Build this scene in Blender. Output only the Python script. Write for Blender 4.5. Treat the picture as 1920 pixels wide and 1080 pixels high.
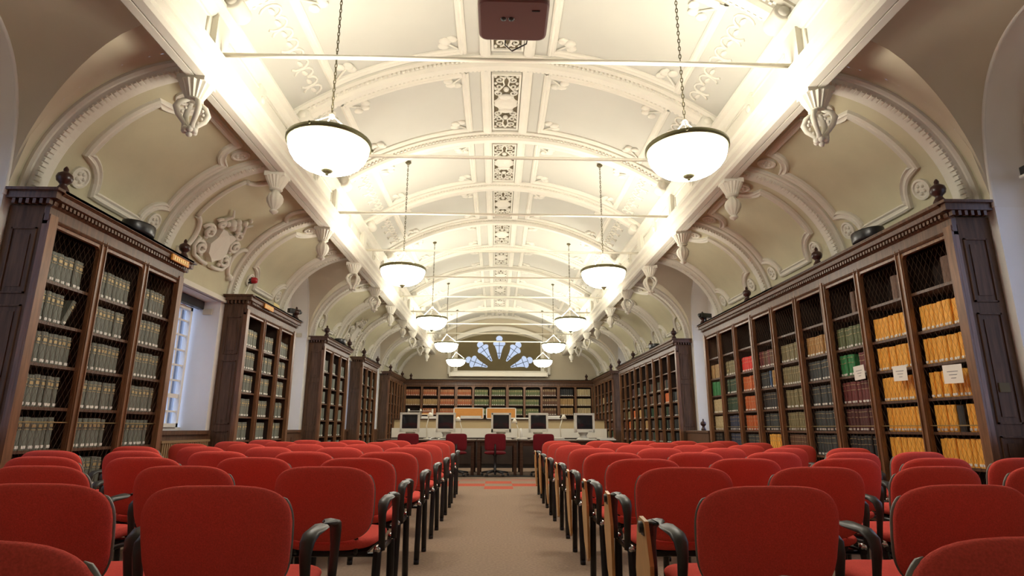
import bpy, math, random
from mathutils import Vector, Matrix, Euler
R = random.Random(7)
PI = math.pi
SC = bpy.context.scene
COL = SC.collection
for o in list(bpy.data.objects):
    bpy.data.objects.remove(o)

# ------------------------------------------------------------------ camera, world, exposure
F_PX, TILT, YAW, ROLL = 1086.5, 13.62, 1.47, -0.2
cam_d = bpy.data.cameras.new('camera')
cam_d.sensor_width = 36.0
cam_d.lens = F_PX * 36.0 / 1920.0
cam_d.clip_start = 0.05
cam = bpy.data.objects.new('camera', cam_d)
COL.objects.link(cam)
cam.location = (-0.102, 0.0, 1.0)
_m = Matrix.Rotation(math.radians(-YAW), 4, 'Z') @ Matrix.Rotation(math.radians(90 + TILT), 4, 'X') @ Matrix.Rotation(math.radians(-ROLL), 4, 'Z')
cam.rotation_euler = _m.to_euler()
SC.camera = cam
W = bpy.data.worlds.new('world'); SC.world = W; W.use_nodes = True
W.node_tree.nodes['Background'].inputs[0].default_value = (0.50, 0.64, 1.0, 1)
W.node_tree.nodes['Background'].inputs[1].default_value = 1.6
SC.view_settings.view_transform = 'Standard'
SC.view_settings.look = 'None'
SC.view_settings.gamma = 1.0
SC.view_settings.use_curve_mapping = False
SC.view_settings.exposure = 1.08
LAMP_UP = 11.0       # watts of the bulb inside each bowl
BOWL_EMIT = 12.0      # glow of the glass bowl
SC.cycles.max_bounces = 10
SC.cycles.diffuse_bounces = 6
SC.cycles.sample_clamp_indirect = 6.0

# ------------------------------------------------------------------ materials
def nodes_of(name):
    m = bpy.data.materials.new(name); m.use_nodes = True
    nt = m.node_tree
    return m, nt, nt.nodes['Principled BSDF']

def mat(name, col, rough=0.6, metal=0.0, var=0.0, scale=8.0, bump=0.0, bscale=60.0, stretch=None, spec=0.5, col2=None, sheen=0.0):
    m, nt, b = nodes_of(name)
    b.inputs['Base Color'].default_value = (*col, 1)
    b.inputs['Roughness'].default_value = rough
    b.inputs['Metallic'].default_value = metal
    b.inputs['Specular IOR Level'].default_value = spec
    if sheen:
        b.inputs['Sheen Weight'].default_value = sheen
        b.inputs['Sheen Roughness'].default_value = 0.4; b.inputs['Sheen Tint'].default_value = (1.0, 0.16, 0.10, 1)
    if var or bump:
        tc = nt.nodes.new('ShaderNodeTexCoord'); mp = nt.nodes.new('ShaderNodeMapping')
        nt.links.new(tc.outputs['Object'], mp.inputs[0])
        if stretch: mp.inputs['Scale'].default_value = stretch
    if var:
        n = nt.nodes.new('ShaderNodeTexNoise'); n.inputs['Scale'].default_value = scale; n.inputs['Detail'].default_value = 5
        nt.links.new(mp.outputs[0], n.inputs['Vector'])
        r = nt.nodes.new('ShaderNodeValToRGB')
        c2 = col2 or tuple(max(0, c * (1 - var)) for c in col)
        c1 = tuple(min(1, c * (1 + var)) for c in col)
        r.color_ramp.elements[0].position = 0.3; r.color_ramp.elements[1].position = 0.7
        r.color_ramp.elements[0].color = (*c2, 1); r.color_ramp.elements[1].color = (*c1, 1)
        nt.links.new(n.outputs['Fac'], r.inputs[0]); nt.links.new(r.outputs[0], b.inputs['Base Color'])
    if bump:
        n2 = nt.nodes.new('ShaderNodeTexNoise'); n2.inputs['Scale'].default_value = bscale; n2.inputs['Detail'].default_value = 3
        nt.links.new(mp.outputs[0], n2.inputs['Vector'])
        bp = nt.nodes.new('ShaderNodeBump'); bp.inputs['Strength'].default_value = bump; bp.inputs['Distance'].default_value = 0.01
        nt.links.new(n2.outputs['Fac'], bp.inputs['Height']); nt.links.new(bp.outputs[0], b.inputs['Normal'])
    return m

def emit(name, col, strength):
    m, nt, b = nodes_of(name)
    b.inputs['Base Color'].default_value = (*col, 1)
    b.inputs['Emission Color'].default_value = (*col, 1)
    b.inputs['Emission Strength'].default_value = strength
    b.inputs['Roughness'].default_value = 0.3
    return m

M = {}
M['plaster'] = mat('cream plaster', (0.70, 0.675, 0.59), 0.75, var=0.03, scale=3, bump=0.08, bscale=30)
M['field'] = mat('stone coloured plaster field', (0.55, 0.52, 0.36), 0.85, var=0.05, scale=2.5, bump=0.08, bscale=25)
M['end_wall'] = mat('warm stone end wall', (0.56, 0.50, 0.38), 0.85, var=0.03, scale=2.0)
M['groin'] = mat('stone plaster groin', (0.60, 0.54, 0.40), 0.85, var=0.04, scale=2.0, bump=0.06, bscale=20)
M['reveal'] = mat('pale plaster reveal', (0.78, 0.76, 0.70), 0.8, var=0.03, scale=2)
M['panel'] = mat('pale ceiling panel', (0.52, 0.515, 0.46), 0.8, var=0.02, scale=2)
M['white_wall'] = mat('white painted wall', (0.82, 0.81, 0.77), 0.7, var=0.02, scale=3)
M['white_paint'] = mat('white gloss paint', (0.82, 0.80, 0.74), 0.35)
M['wood'] = mat('dark oak', (0.105, 0.049, 0.025), 0.38, var=0.45, scale=3, stretch=(14, 14, 1.0), bump=0.1, bscale=10)
M['wood_edge'] = mat('worn oak edge', (0.19, 0.088, 0.040), 0.35, var=0.35, scale=3, stretch=(14, 14, 1.2))
M['wood_side'] = mat('dark oak side panel', (0.105, 0.058, 0.033), 0.6, var=0.35, scale=3, stretch=(12, 12, 1.0), spec=0.3)
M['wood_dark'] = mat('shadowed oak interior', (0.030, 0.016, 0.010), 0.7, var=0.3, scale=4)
M['finial'] = mat('dark turned mahogany', (0.045, 0.016, 0.012), 0.3)
M['red'] = mat('red woven fabric', (0.78, 0.105, 0.082), 0.9, var=0.13, scale=230, bump=0.25, bscale=400, sheen=0.45, spec=0.15)
M['maroon'] = mat('maroon woven fabric', (0.13, 0.008, 0.014), 0.9, var=0.2, scale=120, spec=0.2)
M['black_plastic'] = mat('black plastic', (0.016, 0.016, 0.016), 0.38)
M['arm'] = mat('charcoal armrest plastic', (0.035, 0.035, 0.032), 0.42)
M['black_metal'] = mat('black enamelled steel', (0.012, 0.012, 0.013), 0.3)
M['grey_trim'] = mat('grey plastic edge', (0.19, 0.19, 0.165), 0.4)
M['tablet'] = mat('beech laminate', (0.62, 0.36, 0.14), 0.4, var=0.12, scale=4, stretch=(20, 20, 1))
M['chrome'] = mat('bright bolt', (0.7, 0.7, 0.7), 0.2, 1.0)
M['brass'] = mat('dull brass', (0.42, 0.33, 0.15), 0.35, 1.0)
M['rim'] = mat('greenish bronze rim', (0.20, 0.19, 0.10), 0.4, 0.6)
M['chain'] = mat('bronze chain', (0.13, 0.11, 0.06), 0.45, 0.7)
M['wire'] = mat('brown wire', (0.10, 0.055, 0.028), 0.5, 0.3)
M['white_metal'] = mat('cream painted steel', (0.86, 0.82, 0.70), 0.4)
M['bowl'] = emit('lit opal glass', (1.0, 0.945, 0.82), BOWL_EMIT)
M['beige'] = mat('beige plastic', (0.72, 0.70, 0.61), 0.45)
M['screen'] = mat('dark monitor glass', (0.018, 0.019, 0.022), 0.08)
M['paper'] = mat('white paper', (0.80, 0.78, 0.72), 0.8)
M['ink'] = mat('grey ink', (0.22, 0.22, 0.24), 0.8)
M['cork'] = mat('orange cork', (0.62, 0.27, 0.06), 0.8, var=0.1, scale=60)
M['counter_white'] = mat('cream laminate', (0.74, 0.71, 0.62), 0.5)
M['counter_tan'] = mat('tan laminate', (0.50, 0.38, 0.20), 0.5)
M['table'] = mat('dark varnished table', (0.060, 0.030, 0.018), 0.25, var=0.3, scale=3, stretch=(1, 12, 12))
M['maroon_plastic'] = mat('maroon brown casing', (0.20, 0.105, 0.098), 0.4)
M['gold'] = mat('gilded ornament', (0.52, 0.40, 0.20), 0.5, 0.3)
M['vent_dark'] = mat('dark vent backing', (0.12, 0.095, 0.05), 0.8)
M['olive'] = mat('dim olive window surround', (0.135, 0.105, 0.048), 0.8, var=0.1, scale=2)
M['stained'] = emit('pale blue leaded glass', (0.36, 0.45, 0.66), 0.36)  # emission stands in for daylight; a solid wall is behind the petals
M['lead'] = mat('window lead', (0.03, 0.04, 0.09), 0.6)
M['rad'] = mat('brown radiator enamel', (0.26, 0.16, 0.07), 0.45)
M['red_gloss'] = mat('red gloss plastic', (0.42, 0.02, 0.03), 0.25)
M['yellow'] = mat('yellow card', (0.80, 0.66, 0.30), 0.8)
M['orange_plate'] = mat('orange gilt plate', (0.72, 0.33, 0.05), 0.45)
M['curtain'] = mat('grey blind fabric', (0.45, 0.46, 0.48), 0.8)
M['backdrop'] = mat('grey stone facade', (0.10, 0.105, 0.115), 0.9, var=0.2, scale=2)
M['ground'] = mat('street paving', (0.2, 0.2, 0.2), 0.9)
def glass_mat():
    m = bpy.data.materials.new('window glass'); m.use_nodes = True; nt = m.node_tree
    nt.nodes.remove(nt.nodes['Principled BSDF'])
    t = nt.nodes.new('ShaderNodeBsdfTransparent'); g = nt.nodes.new('ShaderNodeBsdfGlossy'); g.inputs['Roughness'].default_value = 0.05
    mx = nt.nodes.new('ShaderNodeMixShader'); mx.inputs[0].default_value = 0.08
    nt.links.new(t.outputs[0], mx.inputs[1]); nt.links.new(g.outputs[0], mx.inputs[2])
    nt.links.new(mx.outputs[0], nt.nodes['Material Output'].inputs[0])
    return m
M['glass'] = glass_mat()
def carpet_mat(name, c):
    return mat(name, c, 0.95, var=0.16, scale=45, bump=0.3, bscale=300, spec=0.1)
M['carpet'] = carpet_mat('brown grey carpet', (0.30, 0.215, 0.155))
M['carpet_red'] = carpet_mat('red carpet tile', (0.46, 0.10, 0.06))
M['carpet_pink'] = carpet_mat('faded pink carpet tile', (0.36, 0.18, 0.13))

def book_mat(name, c):
    return mat(name, c, 0.55, var=0.18, scale=14, stretch=(1, 1, 0.4))
BM = {n: book_mat(n.replace('_', ' ') + ' cloth', c) for n, c in dict(
    grey_green=(0.155, 0.168, 0.135), orange=(0.88, 0.43, 0.06), green=(0.09, 0.20, 0.05), bright_green=(0.03, 0.24, 0.07), maroon=(0.16, 0.030, 0.028),
    dark_maroon=(0.08, 0.018, 0.018), black=(0.022, 0.022, 0.022), slate=(0.045, 0.055, 0.055), olive=(0.22, 0.19, 0.09), tan=(0.42, 0.26, 0.10),
    amber=(0.44, 0.24, 0.07), red=(0.75, 0.035, 0.025), rust=(0.55, 0.13, 0.03), navy=(0.03, 0.045, 0.09), dark_green=(0.03, 0.07, 0.035), cream=(0.56, 0.45, 0.25),
    brown=(0.13, 0.06, 0.03), red_brown=(0.42, 0.13, 0.05), moss=(0.12, 0.15, 0.06), blue=(0.07, 0.15, 0.30)).items()}

# ------------------------------------------------------------------ mesh builder
class MB:
    def __init__(s): s.v = []; s.f = []; s.mi = []; s.sm = []
    def add(s, vs, fs, mi=0, smooth=False):
        b = len(s.v); s.v += [tuple(v) for v in vs]
        for f in fs: s.f.append([b + i for i in f]); s.mi.append(mi); s.sm.append(smooth)
    def box(s, x0, x1, y0, y1, z0, z1, mi=0):
        s.add([(x0, y0, z0), (x1, y0, z0), (x1, y1, z0), (x0, y1, z0), (x0, y0, z1), (x1, y0, z1), (x1, y1, z1), (x0, y1, z1)],
              [(0, 3, 2, 1), (4, 5, 6, 7), (0, 1, 5, 4), (1, 2, 6, 5), (2, 3, 7, 6), (3, 0, 4, 7)], mi)
    def obox(s, c, ax, ay, az, mi=0):
        c, ax, ay, az = Vector(c), Vector(ax), Vector(ay), Vector(az)
        vs = [c + i * ax + j * ay + k * az for k in (-1, 1) for (i, j) in ((-1, -1), (1, -1), (1, 1), (-1, 1))]
        s.add(vs, [(0, 3, 2, 1), (4, 5, 6, 7), (0, 1, 5, 4), (1, 2, 6, 5), (2, 3, 7, 6), (3, 0, 4, 7)], mi)
    def tube(s, path, r, n=8, mi=0, closed=False, flat=None, up=None):
        P = [Vector(p) for p in path]; k = len(P); rings = []
        nrm = None
        for i, p in enumerate(P):
            a = P[(i - 1) % k] if (i > 0 or closed) else P[i]
            b = P[(i + 1) % k] if (i < k - 1 or closed) else P[i]
            t = (b - a).normalized()
            if up is not None:
                nrm = (Vector(up) - t * Vector(up).dot(t)).normalized()
            elif nrm is None:
                g = Vector((0, 0, 1)) if abs(t.z) < 0.9 else Vector((1, 0, 0))
                nrm = (g - t * g.dot(t)).normalized()
            else:
                nrm = (nrm - t * nrm.dot(t)).normalized()
            bn = t.cross(nrm)
            rr = r[i] if isinstance(r, (list, tuple)) else r
            ra, rb = (rr, rr) if flat is None else (rr * flat[0], rr * flat[1])
            rings.append([p + nrm * (ra * math.cos(2 * PI * j / n)) + bn * (rb * math.sin(2 * PI * j / n)) for j in range(n)])
        vs = [v for ring in rings for v in ring]; fs = []
        for i in range(k if closed else k - 1):
            i2 = (i + 1) % k
            for j in range(n):
                j2 = (j + 1) % n
                fs.append((i * n + j, i * n + j2, i2 * n + j2, i2 * n + j))
        s.add(vs, fs, mi, True)
        if not closed:
            s.add(rings[0], [tuple(range(n))[::-1]], mi); s.add(rings[-1], [tuple(range(n))], mi)
    def lathe(s, prof, c=(0, 0, 0), n=16, mi=0, axis='z', flute=0, depth=0.0, smooth=True):
        vs = []; fs = []; k = len(prof)
        for (r, h) in prof:
            for j in range(n):
                a = 2 * PI * j / n
                rr = r * (1 - depth * (0.5 + 0.5 * math.cos(flute * a))) if flute else r
                x, y = rr * math.cos(a), rr * math.sin(a)
                if axis == 'z': p = (c[0] + x, c[1] + y, c[2] + h)
                elif axis == 'y': p = (c[0] + x, c[1] + h, c[2] + y)
                else: p = (c[0] + h, c[1] + x, c[2] + y)
                vs.append(p)
        for i in range(k - 1):
            for j in range(n):
                j2 = (j + 1) % n
                fs.append((i * n + j, i * n + j2, (i + 1) * n + j2, (i + 1) * n + j))
        s.add(vs, fs, mi, smooth)
    def sweep(s, path, fr, prof, mi=0, smooth=False, closed=False, cap=False):
        k = len(prof); n = len(path); vs = []; fs = []
        for p, (a, b) in zip(path, fr):
            p, a, b = Vector(p), Vector(a), Vector(b)
            for (x, y) in prof: vs.append(p + a * x + b * y)
        for i in range(n if closed else n - 1):
            i2 = (i + 1) % n
            for j in range(k - 1):
                fs.append((i * k + j, i * k + j + 1, i2 * k + j + 1, i2 * k + j))
        s.add(vs, fs, mi, smooth)
        if cap and not closed:
            s.add(vs[:k], [tuple(range(k))], mi); s.add(vs[-k:], [tuple(range(k))[::-1]], mi)
    def grid(s, fn, us, vs_, mi=0, smooth=True):
        nu, nv = len(us), len(vs_)
        s.add([fn(u, v) for u in us for v in vs_],
              [(i * nv + j, (i + 1) * nv + j, (i + 1) * nv + j + 1, i * nv + j + 1) for i in range(nu - 1) for j in range(nv - 1)], mi, smooth)
    def prism(s, poly, fn, c0, c1, mi=0):
        n = len(poly)
        vs = [fn(a, b, c0) for a, b in poly] + [fn(a, b, c1) for a, b in poly]
        s.add(vs, [tuple(range(n))[::-1], tuple(range(n, 2 * n))] + [(i, (i + 1) % n, n + (i + 1) % n, n + i) for i in range(n)], mi)
    def ball(s, c, r, mi=0, n=8, sc=(1, 1, 1)):
        vs = []; fs = []; m = n // 2 + 1
        for i in range(m + 1):
            t = PI * i / m
            for j in range(n):
                a = 2 * PI * j / n
                vs.append((c[0] + sc[0] * r * math.sin(t) * math.cos(a), c[1] + sc[1] * r * math.sin(t) * math.sin(a), c[2] + sc[2] * r * math.cos(t)))
        for i in range(m):
            for j in range(n):
                fs.append((i * n + j, (i + 1) * n + j, (i + 1) * n + (j + 1) % n, i * n + (j + 1) % n))
        s.add(vs, fs, mi, True)
    def mesh(s, name, mats, fix=True):
        me = bpy.data.meshes.new(name)
        me.from_pydata(s.v, [], s.f)
        for m in mats: me.materials.append(m)
        me.polygons.foreach_set('material_index', s.mi)
        me.polygons.foreach_set('use_smooth', s.sm)
        me.update()
        if fix:
            import bmesh
            bm = bmesh.new(); bm.from_mesh(me)
            bmesh.ops.remove_doubles(bm, verts=bm.verts, dist=1e-6)
            bmesh.ops.recalc_face_normals(bm, faces=bm.faces)
            bm.to_mesh(me); bm.free()
        return me
    def build(s, name, mats, parent=None, loc=(0, 0, 0), bevel=0.0, fix=True):
        if not isinstance(mats, (list, tuple)): mats = [mats]
        o = bpy.data.objects.new(name, s.mesh(name, mats, fix))
        COL.objects.link(o); o.location = loc
        if parent: o.parent = parent
        if bevel:
            b = o.modifiers.new('bevel', 'BEVEL'); b.width = bevel; b.segments = 2; b.limit_method = 'ANGLE'; b.angle_limit = 0.7
        return o

def link(name, me, parent=None, loc=(0, 0, 0), rot=0.0, scale=None):
    o = bpy.data.objects.new(name, me); COL.objects.link(o)
    o.location = loc; o.rotation_euler = (0, 0, rot)
    if scale: o.scale = scale
    if parent: o.parent = parent
    return o
def empty(name, loc=(0, 0, 0), rot=0.0):
    o = bpy.data.objects.new(name, None); COL.objects.link(o); o.location = loc; o.rotation_euler = (0, 0, rot); o.empty_display_size = 0.1
    return o
def tag(o, label, cat, group=None, kind=None):
    o['label'] = label; o['category'] = cat
    if group: o['group'] = group
    if kind: o['kind'] = kind
    return o
def struct(o, label=None, cat=None):
    o['kind'] = 'structure'
    if label: o['label'] = label
    if cat: o['category'] = cat
    return o
def copy_tree(src, loc, rot=None):
    c = src.copy(); COL.objects.link(c); c.location = loc
    if rot is not None: c.rotation_euler = (0, 0, rot)
    for ch in list(src.children):
        d = ch.copy(); COL.objects.link(d); d.parent = c
        for g in list(ch.children):
            e = g.copy(); COL.objects.link(e); e.parent = d
    return c
ORD = ['first', 'second', 'third', 'fourth', 'fifth', 'sixth', 'seventh', 'eighth', 'ninth', 'tenth', 'eleventh']
SIDE = {-1: 'left', 1: 'right'}
def lin(a, b, n): return [a + (b - a) * i / (n - 1) for i in range(n)]

# ------------------------------------------------------------------ room constants (metres; camera stands at y = 0)
PITCH, Y0 = 2.105, 4.987
def YK(k): return Y0 + PITCH * k
K0, K1 = -4, 10
YB, YE = YK(K0), YK(K1)            # back wall, far wall
XW = 4.48                          # side wall plane
AC = (2.95, 3.0); AA, AB = 1.53, 1.48   # aisle vault quarter ellipse
VR, VC = 4.82, 1.15                # main vault radius and centre height
PLAIN = (-1, 3, 7)                 # bays with a cross vault over a tall window
XREC = 4.86                        # window plane
def vz(x, r=VR): return VC + math.sqrt(r * r - x * x)

# ------------------------------------------------------------------ floor
b = MB()
ts = 0.5
ys = [YB, 10.35, 10.85, 11.35, 11.85, 12.35, YE]
b.box(-5.0, 5.0, YB, 10.35, -0.1, 0, 0)
b.box(-5.0, 5.0, 12.35, YE, -0.1, 0, 0)
for r_, y in enumerate((10.35, 10.85, 11.35, 11.85)):
    for i in range(20):
        x = -5.0 + 0.5 * i
        xc = x + 0.25
        j = int(math.floor((xc + 0.30) / 0.5))
        m_ = 0
        if abs(xc) < 2.5:
            if r_ == 0 and j == 0: m_ = 1
            if r_ == 1 and j in (-1, 1, -2): m_ = 1
            if r_ == 2 and j % 2 == 0: m_ = 1
            if r_ == 3 and j % 2 == 1: m_ = 2
        x0 = -5.3 + 0.5 * (j + 10)
        b.box(max(-5, x0), min(5, x0 + 0.5), y, y + 0.5, -0.1, 0, m_)
struct(b.build('floor', [M['carpet'], M['carpet_red'], M['carpet_pink']], fix=False))

# ------------------------------------------------------------------ main vault, beams, ribs
b = MB()
b.grid(lambda y, x: (x, y, vz(x)), [YB, YE], lin(-2.9, 2.9, 41))
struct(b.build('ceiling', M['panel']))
xs_arc = lin(-2.84, 2.84, 49)
def arc_path(y, r): return [(x * r / VR, y, VC + (vz(x) - VC) * r / VR) for x in xs_arc]
def arc_fr(): return [((0, 1, 0), Vector((-x, 0, -(vz(x) - VC))).normalized()) for x in xs_arc]
rib_prof = [(-.17, 0), (-.17, .03), (-.13, .055), (-.10, .05), (-.085, .085), (-.05, .12), (.05, .12), (.085, .085), (.10, .05), (.13, .055), (.17, .03), (.17, 0)]
nt_ = 0
for k in range(K0, K1 + 1):
    b = MB(); y = YK(k) if k < K1 else YE - 0.17
    b.sweep(arc_path(y, VR), arc_fr(), rib_prof, 0)
    if 0 <= k <= 8:
        nb = 92
        for i in range(nb):
            x = -2.75 + 5.5 * i / (nb - 1)
            nv = Vector((-x, 0, -(vz(x) - VC))).normalized(); tv = Vector((0, 1, 0)).cross(nv)
            p = Vector((x, y, vz(x))) + nv * 0.066
            for dy in (-.115, .115):
                b.obox(p + Vector((0, dy, 0)), tv * .017, (0, .014, 0), nv * .014)
    for s in (-1, 1):      # scrolled ends
        b.lathe([(0, -.13), (.085, -.13), (.10, -.11), (.10, .11), (.085, .13), (0, .13)], (s * 2.70, y, 5.02), 18, 0, 'y')
        b.lathe([(0, -.15), (.05, -.15), (.055, -.13)], (s * 2.70, y, 5.02), 14, 0, 'y')
    struct(b.build('trim_%d' % nt_, M['plaster'])); nt_ += 1
# long beams with frieze
beam_prof = [(3.07, 4.60), (3.07, 4.24), (3.03, 4.20), (2.958, 4.20), (2.956, 4.235), (2.944, 4.235), (2.942, 4.20), (2.86, 4.20), (2.83, 4.225), (2.83, 4.27), (2.79, 4.30), (2.80, 4.34), (2.80, 4.385),
             (2.745, 4.41), (2.735, 4.455), (2.86, 4.475), (2.86, 4.83), (2.83, 4.85), (2.80, 4.90), (2.74, 4.925), (2.735, 4.955), (2.78, 4.985), (2.90, 5.03)]
for s in (-1, 1):
    b = MB()
    b.sweep([(0, YB, 0), (0, YE, 0)], [((s, 0, 0), (0, 0, 1))] * 2, beam_prof, 0)
    for k in range(K0, K1):     # frieze panels, pilasters over the ribs and roundels
        ya, yb = YK(k) + .20, YK(k + 1) - .20
        loop = [(ya, 4.53), (yb, 4.53), (yb, 4.78), (ya, 4.78)]
        for (p, q) in zip(loop, loop[1:] + loop[:1]):
            b.tube([(s * 2.855, p[0], p[1]), (s * 2.855, q[0], q[1])], .014, 6)
        b.box(s * 2.80, s * 2.88, YK(k) - .12, YK(k) + .12, 4.47, 4.86)
        ym = (ya + yb) / 2
        b.box(min(s * 2.82, s * 2.87), max(s * 2.82, s * 2.87), ym - .07, ym + .07, 4.50, 4.82)
        b.ball((s * 2.82, ym, 4.655), .05, 0, 8, (.5, 1, 1))
    struct(b.build('trim_%d' % nt_, M['plaster'])); nt_ += 1
# ceiling panel frames, centre strip mouldings and corner leaves
moul = [(-.055, 0), (-.05, .02), (-.02, .035), (.0, .028), (.03, .04), (.055, .02), (.055, 0)]
for k in range(0, K1):
    b = MB()
    ya, yb = YK(k) + .27, YK(k + 1) - .27
    for s in (-1, 1):
        for xa in (.30, ):
            nv = Vector((-s * xa, 0, -(vz(xa) - VC))).normalized()
            b.sweep([(s * xa, YK(k) + .17, vz(xa)), (s * xa, YK(k + 1) - .17, vz(xa))], [((1, 0, 0), nv)] * 2, [(-.075, 0), (-.07, .03), (-.03, .05), (.03, .05), (.07, .03), (.075, 0)])
        xi, xo = .60, 2.28
        for xa in (xi, xo):
            nv = Vector((-s * xa, 0, -(vz(xa) - VC))).normalized(); tv = Vector((0, 1, 0)).cross(nv)
            b.sweep([(s * xa, ya - .05, vz(xa)), (s * xa, yb + .05, vz(xa))], [(tv, nv)] * 2, moul)
        for yy in (ya, yb):
            xx = lin(s * xi, s * xo, 22)
            b.sweep([(x, yy, vz(x)) for x in xx], [((0, 1, 0), Vector((-x, 0, -(vz(x) - VC))).normalized()) for x in xx], moul)
        for xa, dx in ((xi, 1), (xo, -1)):
            for yy, dy in ((ya, 1), (yb, -1)):
                for (ax, ay, rr) in ((.22, .22, .078), (.13, .25, .07), (.25, .13, .07)):
                    x = s * (xa + dx * ax); y = yy + dy * ay
                    b.ball((x, y, vz(x)), rr, 0, 8, (1.15, 1.0, .45))
                x0, x1 = s * (xa + dx * .05), s * (xa + dx * .20)
                b.tube([(x0, yy + dy * .05, vz(x0) - .015), (x1, yy + dy * .19, vz(x1) - .015)], .014, 6)
        xx = 2.52
        nv = Vector((-s * xx, 0, -(vz(xx) - VC))).normalized(); tv = Vector((0, 1, 0)).cross(nv)
        for i in range(9):
            y = YK(k) + .33 + i * (PITCH - .66) / 8
            sg = 1 if i % 2 else -1
            b.tube([(s * (xx + .10 * math.cos(a)), y + .09 * math.sin(a), vz(xx + .10 * math.cos(a)) - .004) for a in lin(sg * .4, sg * (.4 + 4.2), 9)], .018, 5)
            b.ball((s * xx, y, vz(xx)), .05, 0, 7, (1.0, 1.2, .3))
    struct(b.build('trim_%d' % nt_, M['plaster'])); nt_ += 1

# ------------------------------------------------------------------ aisle vaults
def ap(t, a=AA, bb=AB): return AC[0] + a * math.cos(t), AC[1] + bb * math.sin(t)
def z1(x): return AC[1] + AB * math.sqrt(max(0, 1 - ((x - AC[0]) / AA) ** 2)) if x < XW else AC[1]
def z2(y, ym, hw=.915, spring=3.15, rise=1.47, n=2.25):
    q = abs(y - ym) / hw
    return spring + rise * (1 - q ** n) ** (1 / n) if q < 1 else spring
def zg(y, ym): return AC[1] + .001 if abs(y - ym) > .9699 else z2(y, ym, .97, AC[1] + .001, 1.62, 2.6)
ths = lin(0, PI / 2, 25)
dens = lambda n: [-math.cos(PI * i / (n - 1)) for i in range(n)]
arcy = [math.sin(PI / 2 * t) for t in lin(-1, 1, 41)]
for s in (-1, 1):
    for k in range(K0, K1):
        b = MB()
        ya, yb = YK(k), YK(k + 1)
        if k in PLAIN:
            ym = (ya + yb) / 2
            HWG = .97
            yq = [ym + HWG * t for t in arcy]
            def xc(y):
                z = zg(y, ym)
                return AC[0] if z >= AC[1] + AB else AC[0] + AA * math.sqrt(1 - ((z - AC[1]) / AB) ** 2)
            b.grid(lambda u, y: (s * (AC[0] + (xc(y) - AC[0]) * u), y, z1(AC[0] + (xc(y) - AC[0]) * u)), lin(0, 1, 14), yq)
            b.grid(lambda u, y: (s * (xc(y) + (XW - xc(y)) * u), y, zg(y, ym)), lin(0, 1, 8), yq)
            for (pa, pb) in ((ya, ym - HWG), (ym + HWG, yb)): b.grid(lambda t, y: (s * ap(t)[0], y, ap(t)[1]), ths, [pa, pb])
            # soffit of the recess carries on outwards from the wall arch
            b.grid(lambda x, y: (s * x, y, zg(y, ym)), [XW, XREC], yq, 1)
            b.tube([(s * (XW - .006), y, zg(y, ym)) for y in yq], .018, 6, 1)
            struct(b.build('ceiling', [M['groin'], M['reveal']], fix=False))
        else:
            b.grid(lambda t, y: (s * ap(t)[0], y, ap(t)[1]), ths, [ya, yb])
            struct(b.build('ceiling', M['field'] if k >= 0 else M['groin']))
    # arch ribs with a row of beads
    prof = [(x_ * .78, h_) for x_, h_ in [(-.165, 0), (-.165, .03), (-.14, .05), (-.115, .05), (-.10, .085), (-.02, .10), (.09, .10), (.115, .085), (.14, .04), (.165, .035), (.165, 0)]]
    for k in range(-1, K1 + 1):
        y = YK(k) + .15 if k < K1 else YE - .19
        b = MB()
        path = [(s * ap(t)[0], y, ap(t)[1]) for t in ths]
        fr = [((0, 1, 0), Vector((-s * math.cos(t) / AA, 0, -math.sin(t) / AB)).normalized()) for t in ths]
        path = [(s * (XW), y, 2.98)] + path; fr = [((0, 1, 0), Vector((-s, 0, 0)))] + fr
        b.sweep(path, fr, prof)
        if 0 <= k:
            nb = 44 if k < 6 else 24
            for i in range(nb):
                t = PI / 2 * (i + .5) / nb
                nv = Vector((-s * math.cos(t) / AA, 0, -math.sin(t) / AB)).normalized(); tv = Vector((0, 1, 0)).cross(nv)
                p = Vector((s * ap(t)[0], y, ap(t)[1])) + nv * .085
                b.obox(p + Vector((0, -.052, 0)), tv * .015, (0, .030, 0), nv * .022)
        struct(b.build('trim_%d' % nt_, M['plaster'])); nt_ += 1

# raised panel mouldings with notched corners and roundels (aisle bays)
LEN = 2.36
def vault_pt(s, y, t, h=0.0):      # t = arc length from the wall foot
    a = PI / 2 * t / LEN
    x, z = ap(a); nv = Vector((-s * math.cos(a) / AA, 0, -math.sin(a) / AB)).normalized()
    return Vector((s * x, y, z)) + nv * h, nv
def notched(y0, y1, t0, t1, r):
    pts = []
    def corner(cy, ct, a0, a1):
        for i in range(9):
            a = a0 + (a1 - a0) * i / 8
            pts.append((cy + r * math.cos(a), ct + r * math.sin(a)))
    def edge(p, q):
        for i in range(1, 10): pts.append((p[0] + (q[0] - p[0]) * i / 10, p[1] + (q[1] - p[1]) * i / 10))
    corner(y0, t0, PI / 2, 0); edge((y0 + r, t0), (y1 - r, t0)); corner(y1, t0, PI, PI / 2); edge((y1, t0 + r), (y1, t1 - r))
    corner(y1, t1, 1.5 * PI, PI); edge((y1 - r, t1), (y0 + r, t1)); corner(y0, t1, 0, -PI / 2); edge((y0, t1 - r), (y0, t0 + r))
    return pts
def arms_bay(s, k): return s == -1 and k in (1, 5)
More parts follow.
